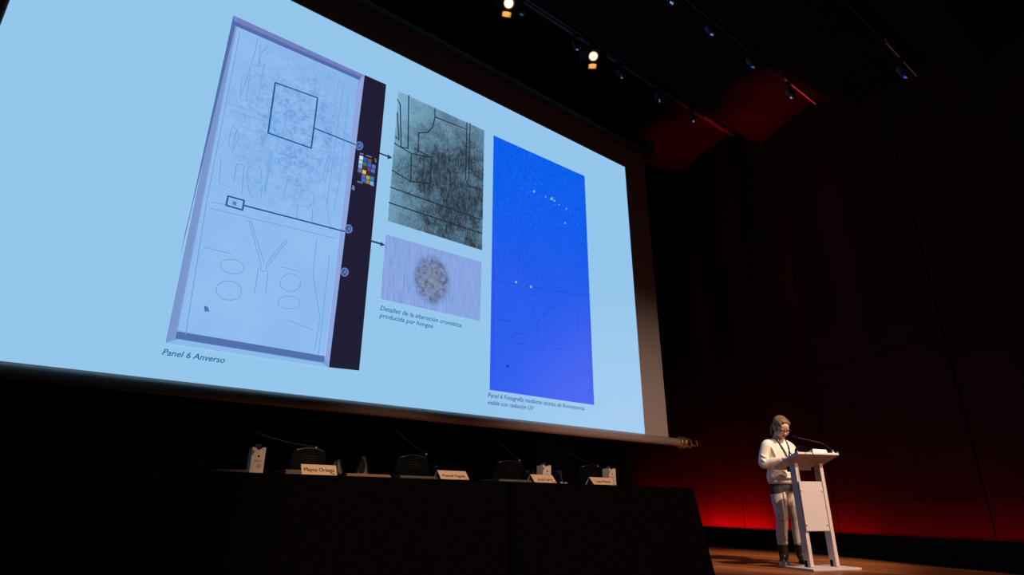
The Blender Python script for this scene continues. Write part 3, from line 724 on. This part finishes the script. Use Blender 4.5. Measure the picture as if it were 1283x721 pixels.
# two lit stage lamps on a pipe
M_hot = mat('lit_lamp_lens', (1, 0.9, 0.7), 0.3, 0.2, emit=(1.0, 0.62, 0.26), estr=4.0)
M_door_lit = mat('barn_door_lit_orange', (0.60, 0.30, 0.12), 0.35, 0.5, metal=0.9)  # lamp glow put into the colour of the lower door
YL = 4.6; PL = [ony(637.5, 4, YL), ony(743.5, 70.5, YL)]
pz = PL[1].z+0.33
pipe = tag(empty('lamp_pipe', (4.5, YL+0.05, pz)), 'black pipe below the ceiling carrying the two lit stage lamps', 'pipe')
tube('pipe', [(-6, 0, 0), (3.2, 0, 0)], 0.024, M_can, pipe, 12)
for i in range(5): tube('hanger', [(-5.5+2.2*i, 0, 0.02), (-5.5+2.2*i, 0, ceil_z(YL+0.05)-pz+0.02)], 0.01, M_can, pipe, 8)
for P, l, tg in ((PL[0], 'lit warm stage lamp at the very top edge of the picture', (2.0, 2.9, 0.9)), (PL[1], 'lit warm stage lamp, the lower and right one of the two', (3.8, 2.9, 0.9))):
    t = tag(empty('stage_lamp', P), l, 'stage lamp', 'lit stage lamps')
    aim = (Vector((2.6, 0.4, 1.0))-P).normalized() if False else (CAM+Vector((1.6, 0.2, 0.2))-P).normalized()
    q = aim.to_track_quat('Z', 'Y').to_matrix().to_4x4()     # local z looks along the beam
    lathe('housing', [(0.0, -0.30), (0.06, -0.30), (0.085, -0.24), (0.085, -0.02), (0.095, 0.0), (0.095, 0.03), (0.066, 0.008), (0.064, 0.0), (0.0, -0.02)], M_can, t, 20, M=q)
    lathe('lens', [(0.060, -0.012), (0.054, 0.004), (0.03, 0.014), (0.0, 0.018)], M_hot, t, 20, M=q)
    for sx in (-1, 1):
        # yoke arm from the lamp's waist to the pipe
        a = q @ Vector((sx*0.115, 0, -0.12)); 
        tube('yoke_arm', [a, a+Vector((0, 0, 0.18)), Vector((0, YL+0.05-P.y, pz-P.z-0.03))], 0.008, M_can, t, 8)
    tube('clamp', [(0, YL+0.05-P.y, pz-P.z-0.05), (0, YL+0.05-P.y, pz-P.z+0.03)], 0.028, M_can, t, 10)
    # barn doors: lower one coloured orange to look lit by the lamp
    up_l = q.to_3x3().inverted() @ Vector((0, 0, 1)); ang = math.atan2(up_l.y, up_l.x)
    for k, nm in ((180, 'barn_door'), (0, 'barn_door'), (90, 'barn_door'), (270, 'barn_door')):
        Mk = q @ Matrix.Rotation(ang+R(k), 4, 'Z')
        bm = bmesh.new()
        g = [(0.095, -0.065, 0.03), (0.095, 0.050, 0.03), (0.150, 0.030, 0.16), (0.150, -0.085, 0.16)] if k == 180 else [(0.097, -0.065, 0.03), (0.097, 0.065, 0.03), (0.19, 0.075, 0.0), (0.19, -0.075, 0.0)]
        th = 0.004
        vs = [bm.verts.new(Mk @ Vector(v)) for v in g]+[bm.verts.new(Mk @ (Vector(v)+Vector((th, 0, 0)))) for v in g]
        for f in ((3, 2, 1, 0), (4, 5, 6, 7), (0, 1, 5, 4), (1, 2, 6, 5), (2, 3, 7, 6), (3, 0, 4, 7)): bm.faces.new([vs[i] for i in f])
        bm_obj(nm, bm, M_door_lit if k == 180 else M_can, t)
    sp_ = spot('stage_lamp_beam', P+aim*0.26, P+aim*4, 12, WARM, 50, 1.0, 0.05)
# small red indicator at the track end
pi_ = onwall(1024.5, 118)
ri = tag(empty('indicator_light', pi_+WN*0.04), 'tiny red indicator light high on the right wall', 'light')
lathe('housing', [(0, -0.03), (0.05, -0.03), (0.05, 0.0), (0.035, 0.01), (0, 0.01)], M_can, ri, 14, M=WN.to_track_quat('Z', 'Y').to_matrix().to_4x4())
lathe('led', [(0.026, 0.01), (0.022, 0.026), (0, 0.034)], mat('red_led', (0.5, 0.02, 0.05), 0.3, emit=(1, 0.02, 0.08), estr=0.8), ri, 12, M=WN.to_track_quat('Z', 'Y').to_matrix().to_4x4())

# ------------------------------------------------------------------ lectern
LROT = R(-22)
LB = onz(1031, 713.8, 0)
M_acr = mat('frosted_white_acrylic', (0.58, 0.49, 0.45), 0.45, 0.4)
M_acr2 = mat('frosted_panel', (0.54, 0.47, 0.455), 0.55, 0.3, noise=(160, 0.04))
M_clear = mat('clear_acrylic_foot', (0.8, 0.72, 0.7), 0.12, 0.5, trans=0.55)
lec = tag(empty('lectern', (LB.x, LB.y, 0), LROT), 'white frosted acrylic lectern with two flat posts on the wooden stage', 'lectern')
PSEP = 0.162
for sx in (-1, 1):
    x = sx*PSEP
    box('post', (x-0.022, -0.045, 0.024), (x+0.022, 0.045, 1.050), M_acr, lec, bevel=0.004)
    box('post_clip', (x-0.030, -0.005, 0.025), (x-0.022, 0.03, 0.085), M_black, lec, bevel=0.002)
    box('desk_clip', (x-0.034, 0.045, 0.965), (x-0.012, 0.075, 1.02), M_black, lec, bevel=0.002)
box('front_panel', (-0.180, -0.062, 0.368), (0.116, -0.046, 0.862), M_acr2, lec, bevel=0.003)
for sx in (-1, 1):
    for z in (0.43, 0.77):
        M4 = Matrix.Translation((-0.035+sx*0.132, -0.064, z)) @ Matrix.Rotation(R(90), 4, 'X')
        lathe('fixing_bolt', [(0, 0.006), (0.008, 0.006), (0.009, 0.0), (0.009, -0.004)], M_acr, lec, 12, M=M4)
box('base_plate', (-0.285, -0.19, 0.0), (0.315, 0.22, 0.022), M_acr, lec, bevel=0.004)
# sloping desk: a shallow tray, low edge on the reader's side
TS = math.atan2(0.14, 0.42)
DM = Matrix.Translation((0.06, 0.055, 1.080)) @ Matrix.Rotation(-TS, 4, 'X')
desk = box('desk', (-0.27, -0.215, -0.012), (0.27, 0.215, 0.012), M_acr, lec, bevel=0.003, M=DM)
box('desk_lip', (-0.27, 0.215, -0.012), (0.27, 0.225, 0.030), M_acr, lec, bevel=0.003, M=DM)
for sx in (-1, 1): box('desk_side', (sx*0.264-0.006, -0.215, 0.012), (sx*0.264+0.006, 0.215, 0.022), M_acr, lec, bevel=0.002, M=DM)
LM = Matrix.Translation((LB.x, LB.y, 0)) @ Matrix.Rotation(LROT, 4, 'Z')
DW = LM @ DM
# document pile on the desk
doc = tag(empty('document_pile'), 'thick pile of white documents lying on the lectern desk', 'papers'); doc.matrix_world = DW @ Matrix.Translation((0.065, -0.085, 0.0125))
M_white = mat('bright_paper', (0.85, 0.82, 0.78), 0.8, 0.1)
for i in range(5): box('sheet', (-0.10+0.002*(i % 2), -0.10, 0.0005+0.010*i), (0.085+0.003*(i % 3), 0.09+0.002*(i % 2), 0.0095+0.010*i), M_white, doc, M=Matrix.Rotation(R(1.5*(i-2)), 4, 'Z'))
sh = tag(empty('loose_sheet'), 'sheet of paper under the writing hand on the lectern', 'paper'); sh.matrix_world = DW @ Matrix.Translation((-0.13, 0.07, 0.0125))
box('sheet', (-0.10, -0.12, 0), (0.0, 0.12, 0.0015), M_white, sh, M=Matrix.Rotation(R(4), 4, 'Z'))
# gooseneck microphones on the desk
def desk_mic(base, pts, label, cable=None, k=1.0):
    b = DW @ Vector(base)
    t = tag(empty('gooseneck_microphone', b), label, 'microphone', 'lectern microphones')
    lathe('base', [(0, 0), (0.03, 0), (0.03, 0.012), (0.016, 0.022), (0.012, 0.05), (0, 0.05)], M_plastic if cable is None else M_chrome, t, 16)
    P = bez([Vector((0, 0, 0.04))]+[Vector(p) for p in pts], 8)
    tube('gooseneck', P, 0.0055, M_plastic if cable is None else M_grille, t, 8)
    d = (P[-1]-P[-2]).normalized(); e = P[-1]
    tube('windscreen', [e-d*0.01, e, e+d*0.02, e+d*0.055, e+d*0.068, e+d*0.072], [r_*k for r_ in (0.006, 0.012, 0.016, 0.015, 0.010, 0.003)], M_plastic, t, 12)
    if cable: tube('cable', bez([Vector(p) for p in cable], 8), 0.005, M_plastic, t, 8)
    return b
RXv = RT.copy(); UZ = Vector((0, 0, 1))
def off(dx, dz, dd=0): return RXv*dx+UZ*dz+Vector((FW.x, FW.y, 0)).normalized()*dd
desk_mic((0.225, -0.18, 0.0125), [off(-0.03, 0.065), off(-0.10, 0.115), off(-0.24, 0.15), off(-0.36, 0.175)], 'long gooseneck microphone reaching left from the right corner of the lectern', [(0, 0, 0.01), off(0.04, 0.03), off(0.09, 0.015), off(0.09, -0.04), off(0.05, -0.09), off(0.0, -0.12, 0.05)])
desk_mic((-0.10, -0.03, 0.0125), [off(-0.004, 0.09), off(-0.03, 0.15), off(-0.075, 0.19)], 'short gooseneck microphone bending towards the speaker at the lectern', k=0.6)
rc = tag(empty('black_clip_lamp'), 'black rounded reading lamp hood on the lectern desk', 'lamp'); rc.matrix_world = DW @ Matrix.Translation((-0.17, -0.165, 0.0125))
tube('hood', bez([(-0.06, 0.02, 0.0), (-0.045, 0.01, 0.05), (0.0, 0, 0.075), (0.05, 0, 0.065), (0.075, 0, 0.04)], 6), 0.016, M_plastic, rc, 10)
tube('hanging_cable', bez([(0.0, -0.02, 0.07), (0.015, -0.115, 0.02), (0.018, -0.125, -0.04), (0.015, -0.12, -0.09)], 6), 0.004, M_plastic, rc, 8)
# clear acrylic block on the floor beside the base
kb = onz(984.5, 711.5, 0)
ab = tag(empty('acrylic_block', (kb.x, kb.y, 0), LROT), 'small clear acrylic block on the stage floor left of the lectern base', 'block')
box('body', (-0.04, -0.05, 0.0), (0.04, 0.05, 0.055), M_clear, ab, bevel=0.006)
box('insert', (-0.015, -0.02, 0.012), (0.015, 0.02, 0.044), M_grille, ab, bevel=0.003)

# ------------------------------------------------------------------ the speaker
def loft(bm, rings, seg=18):
    """rings: (centre, axis_u * ru, axis_v * rv)"""
    R_ = [[bm.verts.new(c+u*math.cos(2*PI*k/seg)+v*math.sin(2*PI*k/seg)) for k in range(seg)] for c, u, v in rings]
    for a, b in zip(R_, R_[1:]):
        for k in range(seg): bm.faces.new((a[k], a[(k+1) % seg], b[(k+1) % seg], b[k]))
    bm.faces.new(R_[0][::-1]); bm.faces.new(R_[-1])
def ell(bm, c, r, M=None):
    g = bmesh.ops.create_icosphere(bm, subdivisions=3, radius=1)
    for v in g['verts']:
        v.co = Vector((v.co.x*r[0], v.co.y*r[1], v.co.z*r[2]))+Vector(c)
        if M is not None: v.co = M @ v.co
def limb(bm, pts, rad, flat=1.0):
    P = [Vector(p) for p in pts]; fine = bez(P, 6); n = len(fine)
    rr = np.interp(np.linspace(0, len(P)-1, n), range(len(P)), rad)
    rings = []; prev = None
    for i, p in enumerate(fine):
        t = (fine[min(i+1, n-1)]-fine[max(i-1, 0)]).normalized()
        u = (Vector((1, 0, 0))-t*t.x) if prev is None else prev-t*prev.dot(t)
        if u.length < 0.1: u = Vector((0, 1, 0))-t*t.y
        u.normalize(); prev = u
        rings.append((p, u*rr[i], t.cross(u)*rr[i]*flat))
    loft(bm, rings)
    ell(bm, fine[0], (rr[0],)*3); ell(bm, fine[-1], (rr[-1],)*3)
def torso(bm, secs):
    loft(bm, [(Vector((0, y, z)), Vector((rx, 0, 0)), Vector((0, ry, 0))) for z, y, rx, ry in secs], 28)
def organic(name, bm, voxel, materials, parent, smooth=6, disp=None):
    me = bpy.data.meshes.new(name); bmesh.ops.recalc_face_normals(bm, faces=bm.faces); bm.to_mesh(me); bm.free()
    o = bpy.data.objects.new(name, me); COL.objects.link(o)
    r = o.modifiers.new('r', 'REMESH'); r.mode = 'VOXEL'; r.voxel_size = voxel; r.use_smooth_shade = True
    s = o.modifiers.new('s', 'SMOOTH'); s.iterations = smooth; s.factor = 0.5
    bpy.context.view_layer.update()
    dg = bpy.context.evaluated_depsgraph_get()
    me2 = bpy.data.meshes.new_from_object(o.evaluated_get(dg))
    o.modifiers.clear(); o.data = me2; bpy.data.meshes.remove(me)
    me2.materials.clear()
    for m_ in materials: me2.materials.append(m_)
    for p in me2.polygons: p.use_smooth = True
    o.parent = parent
    return o
PB = onz(997.0, 706.8, 0)
M_skin = mat('skin', (0.62, 0.36, 0.25), 0.5, 0.3)
M_lip = mat('lips', (0.50, 0.18, 0.14), 0.45, 0.3)
M_hair = mat('ash_brown_hair', (0.17, 0.105, 0.055), 0.5, 0.3, noise=(45, 0.6), bump=0.3)
M_knit = mat('cream_knit', (0.80, 0.71, 0.60), 0.9, 0.1, noise=(120, 0.05), bump=0.15)
M_tr = mat('grey_beige_trousers', (0.52, 0.46, 0.39), 0.85, 0.15, noise=(60, 0.10))
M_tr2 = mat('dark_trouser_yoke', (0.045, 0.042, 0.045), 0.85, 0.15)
M_tr3 = mat('taupe_knee_panel', (0.33, 0.28, 0.235), 0.85, 0.15)
M_boot = mat('black_leather', (0.012, 0.011, 0.012), 0.3, 0.5)
# pose, local frame: faces -y, her right hand is at -x
HP = Matrix.Translation((0.0, -0.045, 1.395)) @ Matrix.Rotation(R(-13), 4, 'Z') @ Matrix.Rotation(R(30), 4, 'X') @ Matrix.Translation((0, -0.012, 0.125))
def FR(sx): return Matrix.Translation((sx*0.12, 0.03, 0)) @ Matrix.Rotation(R(-42 if sx < 0 else -36), 4, 'Z') @ Matrix.Translation((-sx*0.12, -0.03, 0))
bm = bmesh.new()
torso(bm, [(0.80, 0.02, 0.13, 0.085), (0.90, 0.02, 0.135, 0.088), (1.02, 0.01, 0.115, 0.078), (1.15, 0.0, 0.125, 0.085), (1.26, 0.0, 0.135, 0.085), (1.34, 0.0, 0.11, 0.065), (1.37, 0.0, 0.07, 0.06)])
limb(bm, [(0, 0.005, 1.33), (0, -0.02, 1.40), HP @ Vector((0, 0.02, -0.06))], [0.058, 0.050, 0.050])
RS, RE, RW = Vector((-0.165, 0.0, 1.300)), Vector((-0.222, 0.030, 1.075)), Vector((-0.125, -0.178, 1.122))
LS, LE, LW = Vector((0.165, 0.0, 1.300)), Vector((0.225, -0.02, 1.08)), Vector((0.13, -0.25, 1.115))
limb(bm, [RS, RE, RW], [0.038, 0.032, 0.024]); limb(bm, [LS, LE, LW], [0.038, 0.032, 0.024])
for sx in (-1, 1):
    limb(bm, [(sx*0.070, 0.02, 0.82), (sx*0.100, 0.005, 0.47), (sx*0.118, 0.03, 0.07)], [0.066, 0.044, 0.028])
    limb(bm, [FR(sx) @ Vector(p) for p in ((sx*0.12, 0.05, 0.045), (sx*0.128, -0.05, 0.04), (sx*0.135, -0.11, 0.032))], [0.030, 0.030, 0.022])
# head
def he(c, r): ell(bm, c, r, HP)
he((0, 0.012, 0.035), (0.073, 0.093, 0.083)); he((0, -0.030, -0.040), (0.058, 0.062, 0.078)); he((0, -0.062, -0.098), (0.028, 0.026, 0.022))
he((0, -0.070, 0.030), (0.052, 0.030, 0.045)); he((0, -0.090, -0.018), (0.011, 0.016, 0.030)); he((0, -0.104, -0.042), (0.015, 0.014, 0.012))
for sx in (-1, 1):
    he((sx*0.034, -0.074, -0.045), (0.024, 0.020, 0.024)); he((sx*0.030, -0.085, -0.010), (0.015, 0.009, 0.009)); he((sx*0.028, -0.088, 0.010), (0.024, 0.010, 0.007))
    he((sx*0.075, 0.010, -0.020), (0.010, 0.020, 0.032)); he((sx*0.012, -0.098, -0.046), (0.008, 0.010, 0.008)); he((sx*0.045, -0.02, -0.075), (0.018, 0.04, 0.024))
he((0, -0.088, -0.071), (0.022, 0.011, 0.007)); he((0, -0.085, -0.082), (0.018, 0.011, 0.007))
# hands: palm and five fingers each
def hand(bm, wrist, fwd, side, upv, curl):
    fwd = fwd.normalized(); upv = (upv-fwd*upv.dot(fwd)).normalized(); side = side
    s = fwd.cross(upv).normalized()*side      # towards the thumb
    c = wrist+fwd*0.05
    loft(bm, [(wrist-fwd*0.01, s*0.024, upv*0.018), (wrist+fwd*0.025, s*0.034, upv*0.016), (wrist+fwd*0.07, s*0.040, upv*0.014), (wrist+fwd*0.092, s*0.038, upv*0.011)], 14)
    for k, L in enumerate((0.070, 0.078, 0.072, 0.056)):
        b0 = wrist+fwd*0.085+s*(0.030-0.020*k)
        a = R(curl*0.6); d1 = (fwd*math.cos(a)-upv*math.sin(a)); a2 = R(curl*1.4); d2 = (fwd*math.cos(a2)-upv*math.sin(a2)); a3 = R(curl*2.1); d3 = (fwd*math.cos(a3)-upv*math.sin(a3))
        p1 = b0+d1*L*0.45; p2 = p1+d2*L*0.32; p3 = p2+d3*L*0.23
        add_tube(bm, [b0-fwd*0.015, b0, p1, p2, p3], [0.0088, 0.0088, 0.0082, 0.0076, 0.0055], 10)
    t0 = wrist+fwd*0.02+s*0.028; t1 = t0+(fwd*0.7+s*0.75-upv*0.2).normalized()*0.035; t2 = t1+(fwd*0.95+s*0.2-upv*0.35).normalized()*0.028; t3 = t2+(fwd-upv*0.5).normalized()*0.018
    add_tube(bm, [t0-s*0.01, t0, t1, t2, t3], [0.011, 0.012, 0.010, 0.0088, 0.006], 10)
hand(bm, RW, Vector((0.55, -0.80, 0.05)), -1, Vector((0, 0, 1)), 26)
hand(bm, LW, Vector((-0.35, -0.9, 0.02)), 1, Vector((0, 0, 1)), 10)
person = organic('person', bm, 0.0042, [M_skin, M_lip], None, 4)
person.location = (PB.x, PB.y, 0); person.scale = (1.012, 1.012, 1.012); person.rotation_euler = (0, 0, LROT+R(2))
HI = HP.inverted()
for p in person.data.polygons:
    c = HI @ Vector(p.center)
    if p.center.z > 1.3 and abs(c.x) < 0.021 and -0.088 < c.z < -0.066 and c.y < -0.07: p.material_index = 1
tag(person, 'person in a cream jumper standing behind the lectern, head bowed over papers, writing', 'person')
# jumper
bm = bmesh.new()
torso(bm, [(0.885, 0.015, 0.178, 0.125), (0.90, 0.015, 0.186, 0.135), (0.93, 0.01, 0.192, 0.140), (1.02, 0.0, 0.178, 0.128), (1.12, -0.005, 0.172, 0.122), (1.22, -0.005, 0.178, 0.120), (1.30, 0.0, 0.168, 0.098), (1.34, 0.0, 0.132, 0.080), (1.358, 0.0, 0.100, 0.072), (1.364, -0.002, 0.084, 0.068)])
limb(bm, [RS+Vector((0.02, 0, 0)), RS+Vector((-0.006, 0, -0.02)), RS.lerp(RE, 0.5)+Vector((-0.010, 0.008, 0)), RE, RE.lerp(RW, 0.5), RW.lerp(RE, 0.10)], [0.062, 0.062, 0.055, 0.052, 0.047, 0.033])
limb(bm, [LS+Vector((-0.02, 0, 0)), LS+Vector((0.006, 0, -0.02)), LS.lerp(LE, 0.5)+Vector((0.010, 0, 0)), LE, LE.lerp(LW, 0.5), LW.lerp(LE, 0.10)], [0.062, 0.062, 0.055, 0.052, 0.046, 0.033])
# folds of loose cloth, half sunk into the surface
for P_, r_ in (([(-0.262, 0.0, 1.13), (-0.250, -0.018, 1.105), (-0.215, -0.035, 1.09)], 0.012), ([(-0.258, 0.005, 1.18), (-0.240, -0.022, 1.155), (-0.205, -0.030, 1.15)], 0.010),
               ([(-0.225, -0.045, 1.055), (-0.190, -0.075, 1.075), (-0.165, -0.09, 1.115)], 0.012), ([(-0.155, -0.060, 1.27), (-0.140, -0.088, 1.19), (-0.125, -0.098, 1.12)], 0.012),
               ([(-0.09, -0.108, 0.985), (0.0, -0.120, 0.965), (0.10, -0.105, 0.99)], 0.014), ([(-0.15, -0.080, 0.935), (-0.03, -0.125, 0.92), (0.11, -0.105, 0.93)], 0.014),
               ([(-0.17, -0.05, 1.00), (-0.12, -0.092, 0.985), (-0.06, -0.112, 1.01)], 0.011), ([(0.05, -0.10, 1.25), (0.09, -0.095, 1.20), (0.11, -0.085, 1.13)], 0.010)):
    limb(bm, P_, [r_*0.7, r_, r_*0.7])
jp = organic('jumper', bm, 0.0055, [M_knit], person, 5)
jp['label'] = 'cream knitted jumper'
bm = bmesh.new(); torso(bm, [(0.862, 0.015, 0.176, 0.124), (0.868, 0.015, 0.181, 0.129), (0.892, 0.015, 0.181, 0.129), (0.898, 0.015, 0.176, 0.124)])
bm_obj('hem_band', bm, mat('cream_ribbing', (0.70, 0.62, 0.52), 0.9, 0.1), person, True)
bm = bmesh.new(); torso(bm, [(0.854, 0.015, 0.163, 0.117), (0.866, 0.015, 0.170, 0.120)])
bm_obj('shirt_tail', bm, mat('white_shirt', (0.75, 0.73, 0.72), 0.8), person, True)
nr = [Vector((0.084*math.cos(t), -0.004+0.070*math.sin(t), 1.362+0.012*math.sin(t))) for t in [i*2*PI/28 for i in range(29)]]
tube('neckband', nr, 0.009, M_knit, person, 10)
# trousers
bm = bmesh.new()
torso(bm, [(0.76, 0.02, 0.135, 0.10), (0.80, 0.02, 0.158, 0.112), (0.86, 0.02, 0.156, 0.110), (0.90, 0.02, 0.15, 0.105)])
for sx in (-1, 1):
    limb(bm, [(sx*0.080, 0.02, 0.80), (sx*0.092, 0.01, 0.64), (sx*0.103, -0.005, 0.47), (sx*0.113, 0.02, 0.32), (sx*0.118, 0.028, 0.215)], [0.088, 0.082, 0.064, 0.062, 0.056])
    for z, r_ in ((0.215, 0.054), (0.25, 0.056), (0.285, 0.058), (0.455, 0.067)):
        limb(bm, [(sx*0.118-0.03, 0.0, z), (sx*0.118, -0.03, z+0.006), (sx*0.118+0.03, 0.0, z+0.002)], [0.016, 0.018, 0.016])
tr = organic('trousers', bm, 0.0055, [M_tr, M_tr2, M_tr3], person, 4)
for p in tr.data.polygons:
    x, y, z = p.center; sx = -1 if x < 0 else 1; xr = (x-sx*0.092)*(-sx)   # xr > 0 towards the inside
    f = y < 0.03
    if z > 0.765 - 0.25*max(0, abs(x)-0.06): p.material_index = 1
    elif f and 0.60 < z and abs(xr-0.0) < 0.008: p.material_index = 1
    elif f and 0.455 < z < 0.62 and xr > -0.02: p.material_index = 2
    elif abs(z-0.452) < 0.006: p.material_index = 2
tr['label'] = 'grey-beige panelled trousers with a dark waist yoke'
# boots
for sx in (-1, 1):
    bm = bmesh.new()
    limb(bm, [(sx*0.119, 0.032, 0.185), (sx*0.120, 0.034, 0.13), (sx*0.121, 0.025, 0.075)], [0.056, 0.053, 0.050])
    loft(bm, [(Vector((sx*0.120, 0.085, 0.045)), Vector((0.026, 0, 0)), Vector((0, 0, 0.030))), (Vector((sx*0.122, 0.04, 0.055)), Vector((0.039, 0, 0)), Vector((0, 0, 0.045))), (Vector((sx*0.128, -0.04, 0.050)), Vector((0.043, 0, 0)), Vector((0, 0, 0.040))), (Vector((sx*0.134, -0.11, 0.038)), Vector((0.040, 0, 0)), Vector((0, 0, 0.028))), (Vector((sx*0.137, -0.150, 0.030)), Vector((0.022, 0, 0)), Vector((0, 0, 0.018)))], 18)
    bmesh.ops.transform(bm, matrix=FR(sx), verts=bm.verts)
    b_ = organic('boot', bm, 0.005, [M_boot], person, 4)
    bs = bmesh.new()
    outl = [(sx*0.121+0.036*math.cos(t), 0.045+0.045*math.sin(t)) for t in [i*PI/10 for i in range(11)]]+[(sx*0.135-0.042, -0.06), (sx*0.137-0.028, -0.135), (sx*0.137, -0.158), (sx*0.137+0.028, -0.135), (sx*0.135+0.042, -0.06)]
    lo = [bs.verts.new((x, y, 0.0)) for x, y in outl]; hi = [bs.verts.new((x, y, 0.022)) for x, y in outl]
    bs.faces.new(lo[::-1]); bs.faces.new(hi)
    for i in range(len(outl)): bs.faces.new((lo[i], lo[(i+1) % len(outl)], hi[(i+1) % len(outl)], hi[i]))
    bmesh.ops.transform(bs, matrix=FR(sx), verts=bs.verts)
    bm_obj('boot_sole', bs, M_black, b_)
# hair: cap swept back and a low ponytail
bm = bmesh.new()
def hh(c, r): ell(bm, c, r, HP)
hh((0, 0.030, 0.050), (0.082, 0.090, 0.082)); hh((0, 0.055, 0.0), (0.074, 0.068, 0.075)); hh((0, -0.030, 0.090), (0.060, 0.052, 0.036))
for sx in (-1, 1):
    hh((sx*0.052, -0.020, 0.062), (0.030, 0.058, 0.040)); hh((sx*0.066, 0.02, 0.02), (0.018, 0.045, 0.045)); hh((sx*0.062, -0.034, 0.038), (0.014, 0.028, 0.032)); hh((sx*0.072, 0.018, -0.022), (0.014, 0.032, 0.036))
hh((-0.015, -0.060, 0.088), (0.030, 0.026, 0.018)); hh((0.03, -0.058, 0.080), (0.030, 0.024, 0.018))
limb(bm, [HP @ Vector((0, 0.10, 0.0)), HP @ Vector((-0.02, 0.125, -0.03)), HP @ Vector((-0.045, 0.105, -0.09)), HP @ Vector((-0.06, 0.075, -0.135))], [0.026, 0.030, 0.026, 0.010])
hr = organic('hair', bm, 0.0045, [M_hair], person, 14); hr['label'] = 'ash-brown hair tied back in a low ponytail'
# glasses
M_spec = mat('dark_spectacle_frame', (0.03, 0.008, 0.01), 0.3, 0.5)
gp = empty('glasses'); gp.parent = person
gp.matrix_local = HP @ Matrix.Translation((0, -0.104, -0.012))
for sx in (-1, 1):
    rp = [Vector((sx*0.031+0.026*math.copysign(abs(math.cos(t))**0.7, math.cos(t)), 0.004*abs(math.cos(t)), 0.018*math.copysign(abs(math.sin(t))**0.7, math.sin(t)))) for t in [i*2*PI/24 for i in range(25)]]
    tube('rim', rp, 0.0028, M_spec, gp, 8)
    tube('temple', [(sx*0.057, 0.004, 0.008), (sx*0.078, 0.03, 0.008), (sx*0.080, 0.11, -0.004)], 0.0024, M_spec, gp, 8)
tube('bridge', [(-0.006, 0, 0.006), (0, -0.003, 0.009), (0.006, 0, 0.006)], 0.0025, M_spec, gp, 8)
# lanyard
M_lan = mat('black_lanyard', (0.012, 0.012, 0.016), 0.7)
for sx, k in ((-1, 0), (1, 0)):
    P = bez([(sx*0.072, 0.03, 1.392), (sx*0.068, -0.045, 1.372), (sx*0.056, -0.100, 1.30), (sx*0.036, -0.131, 1.22), (0.004+sx*0.006, -0.136, 1.13)], 6)
    bm2 = bmesh.new(); vs = []
    for p in P: vs.append((bm2.verts.new(p+Vector((-0.0075, 0, 0))), bm2.verts.new(p+Vector((0.0075, 0, 0))), bm2.verts.new(p+Vector((0.0075, -0.0025, 0))), bm2.verts.new(p+Vector((-0.0075, -0.0025, 0)))))
    for a, b in zip(vs, vs[1:]):
        for i in range(4): bm2.faces.new((a[i], a[(i+1) % 4], b[(i+1) % 4], b[i]))
    bm2.faces.new(vs[0][::-1]); bm2.faces.new(vs[-1])
    bm_obj('lanyard_strap', bm2, M_lan, person)
bm = bmesh.new(); add_box(bm, (-0.035, -0.146, 1.045), (0.05, -0.141, 1.13), bevel=0.002); bm_obj('lanyard_badge', bm, M_white, person)
# pen in the writing hand
PM = Matrix.Translation((PB.x, PB.y, 0)) @ Matrix.Rotation(LROT+R(2), 4, 'Z') @ Matrix.Scale(1.012, 4)
a = PM @ (RW+Vector((0.09, -0.115, -0.03))); b = PM @ (RW+Vector((0.04, -0.075, 0.085)))
pn = tag(empty('ballpoint_pen', a), 'black pen held in the writing hand above the lectern', 'pen')
tube('barrel', [(0, 0, 0.0), b-a], 0.006, M_plastic, pn, 10)
tube('tip', [Vector((0, 0, 0)), (a-b).normalized()*0.012], [0.005, 0.001], M_chrome, pn, 8)
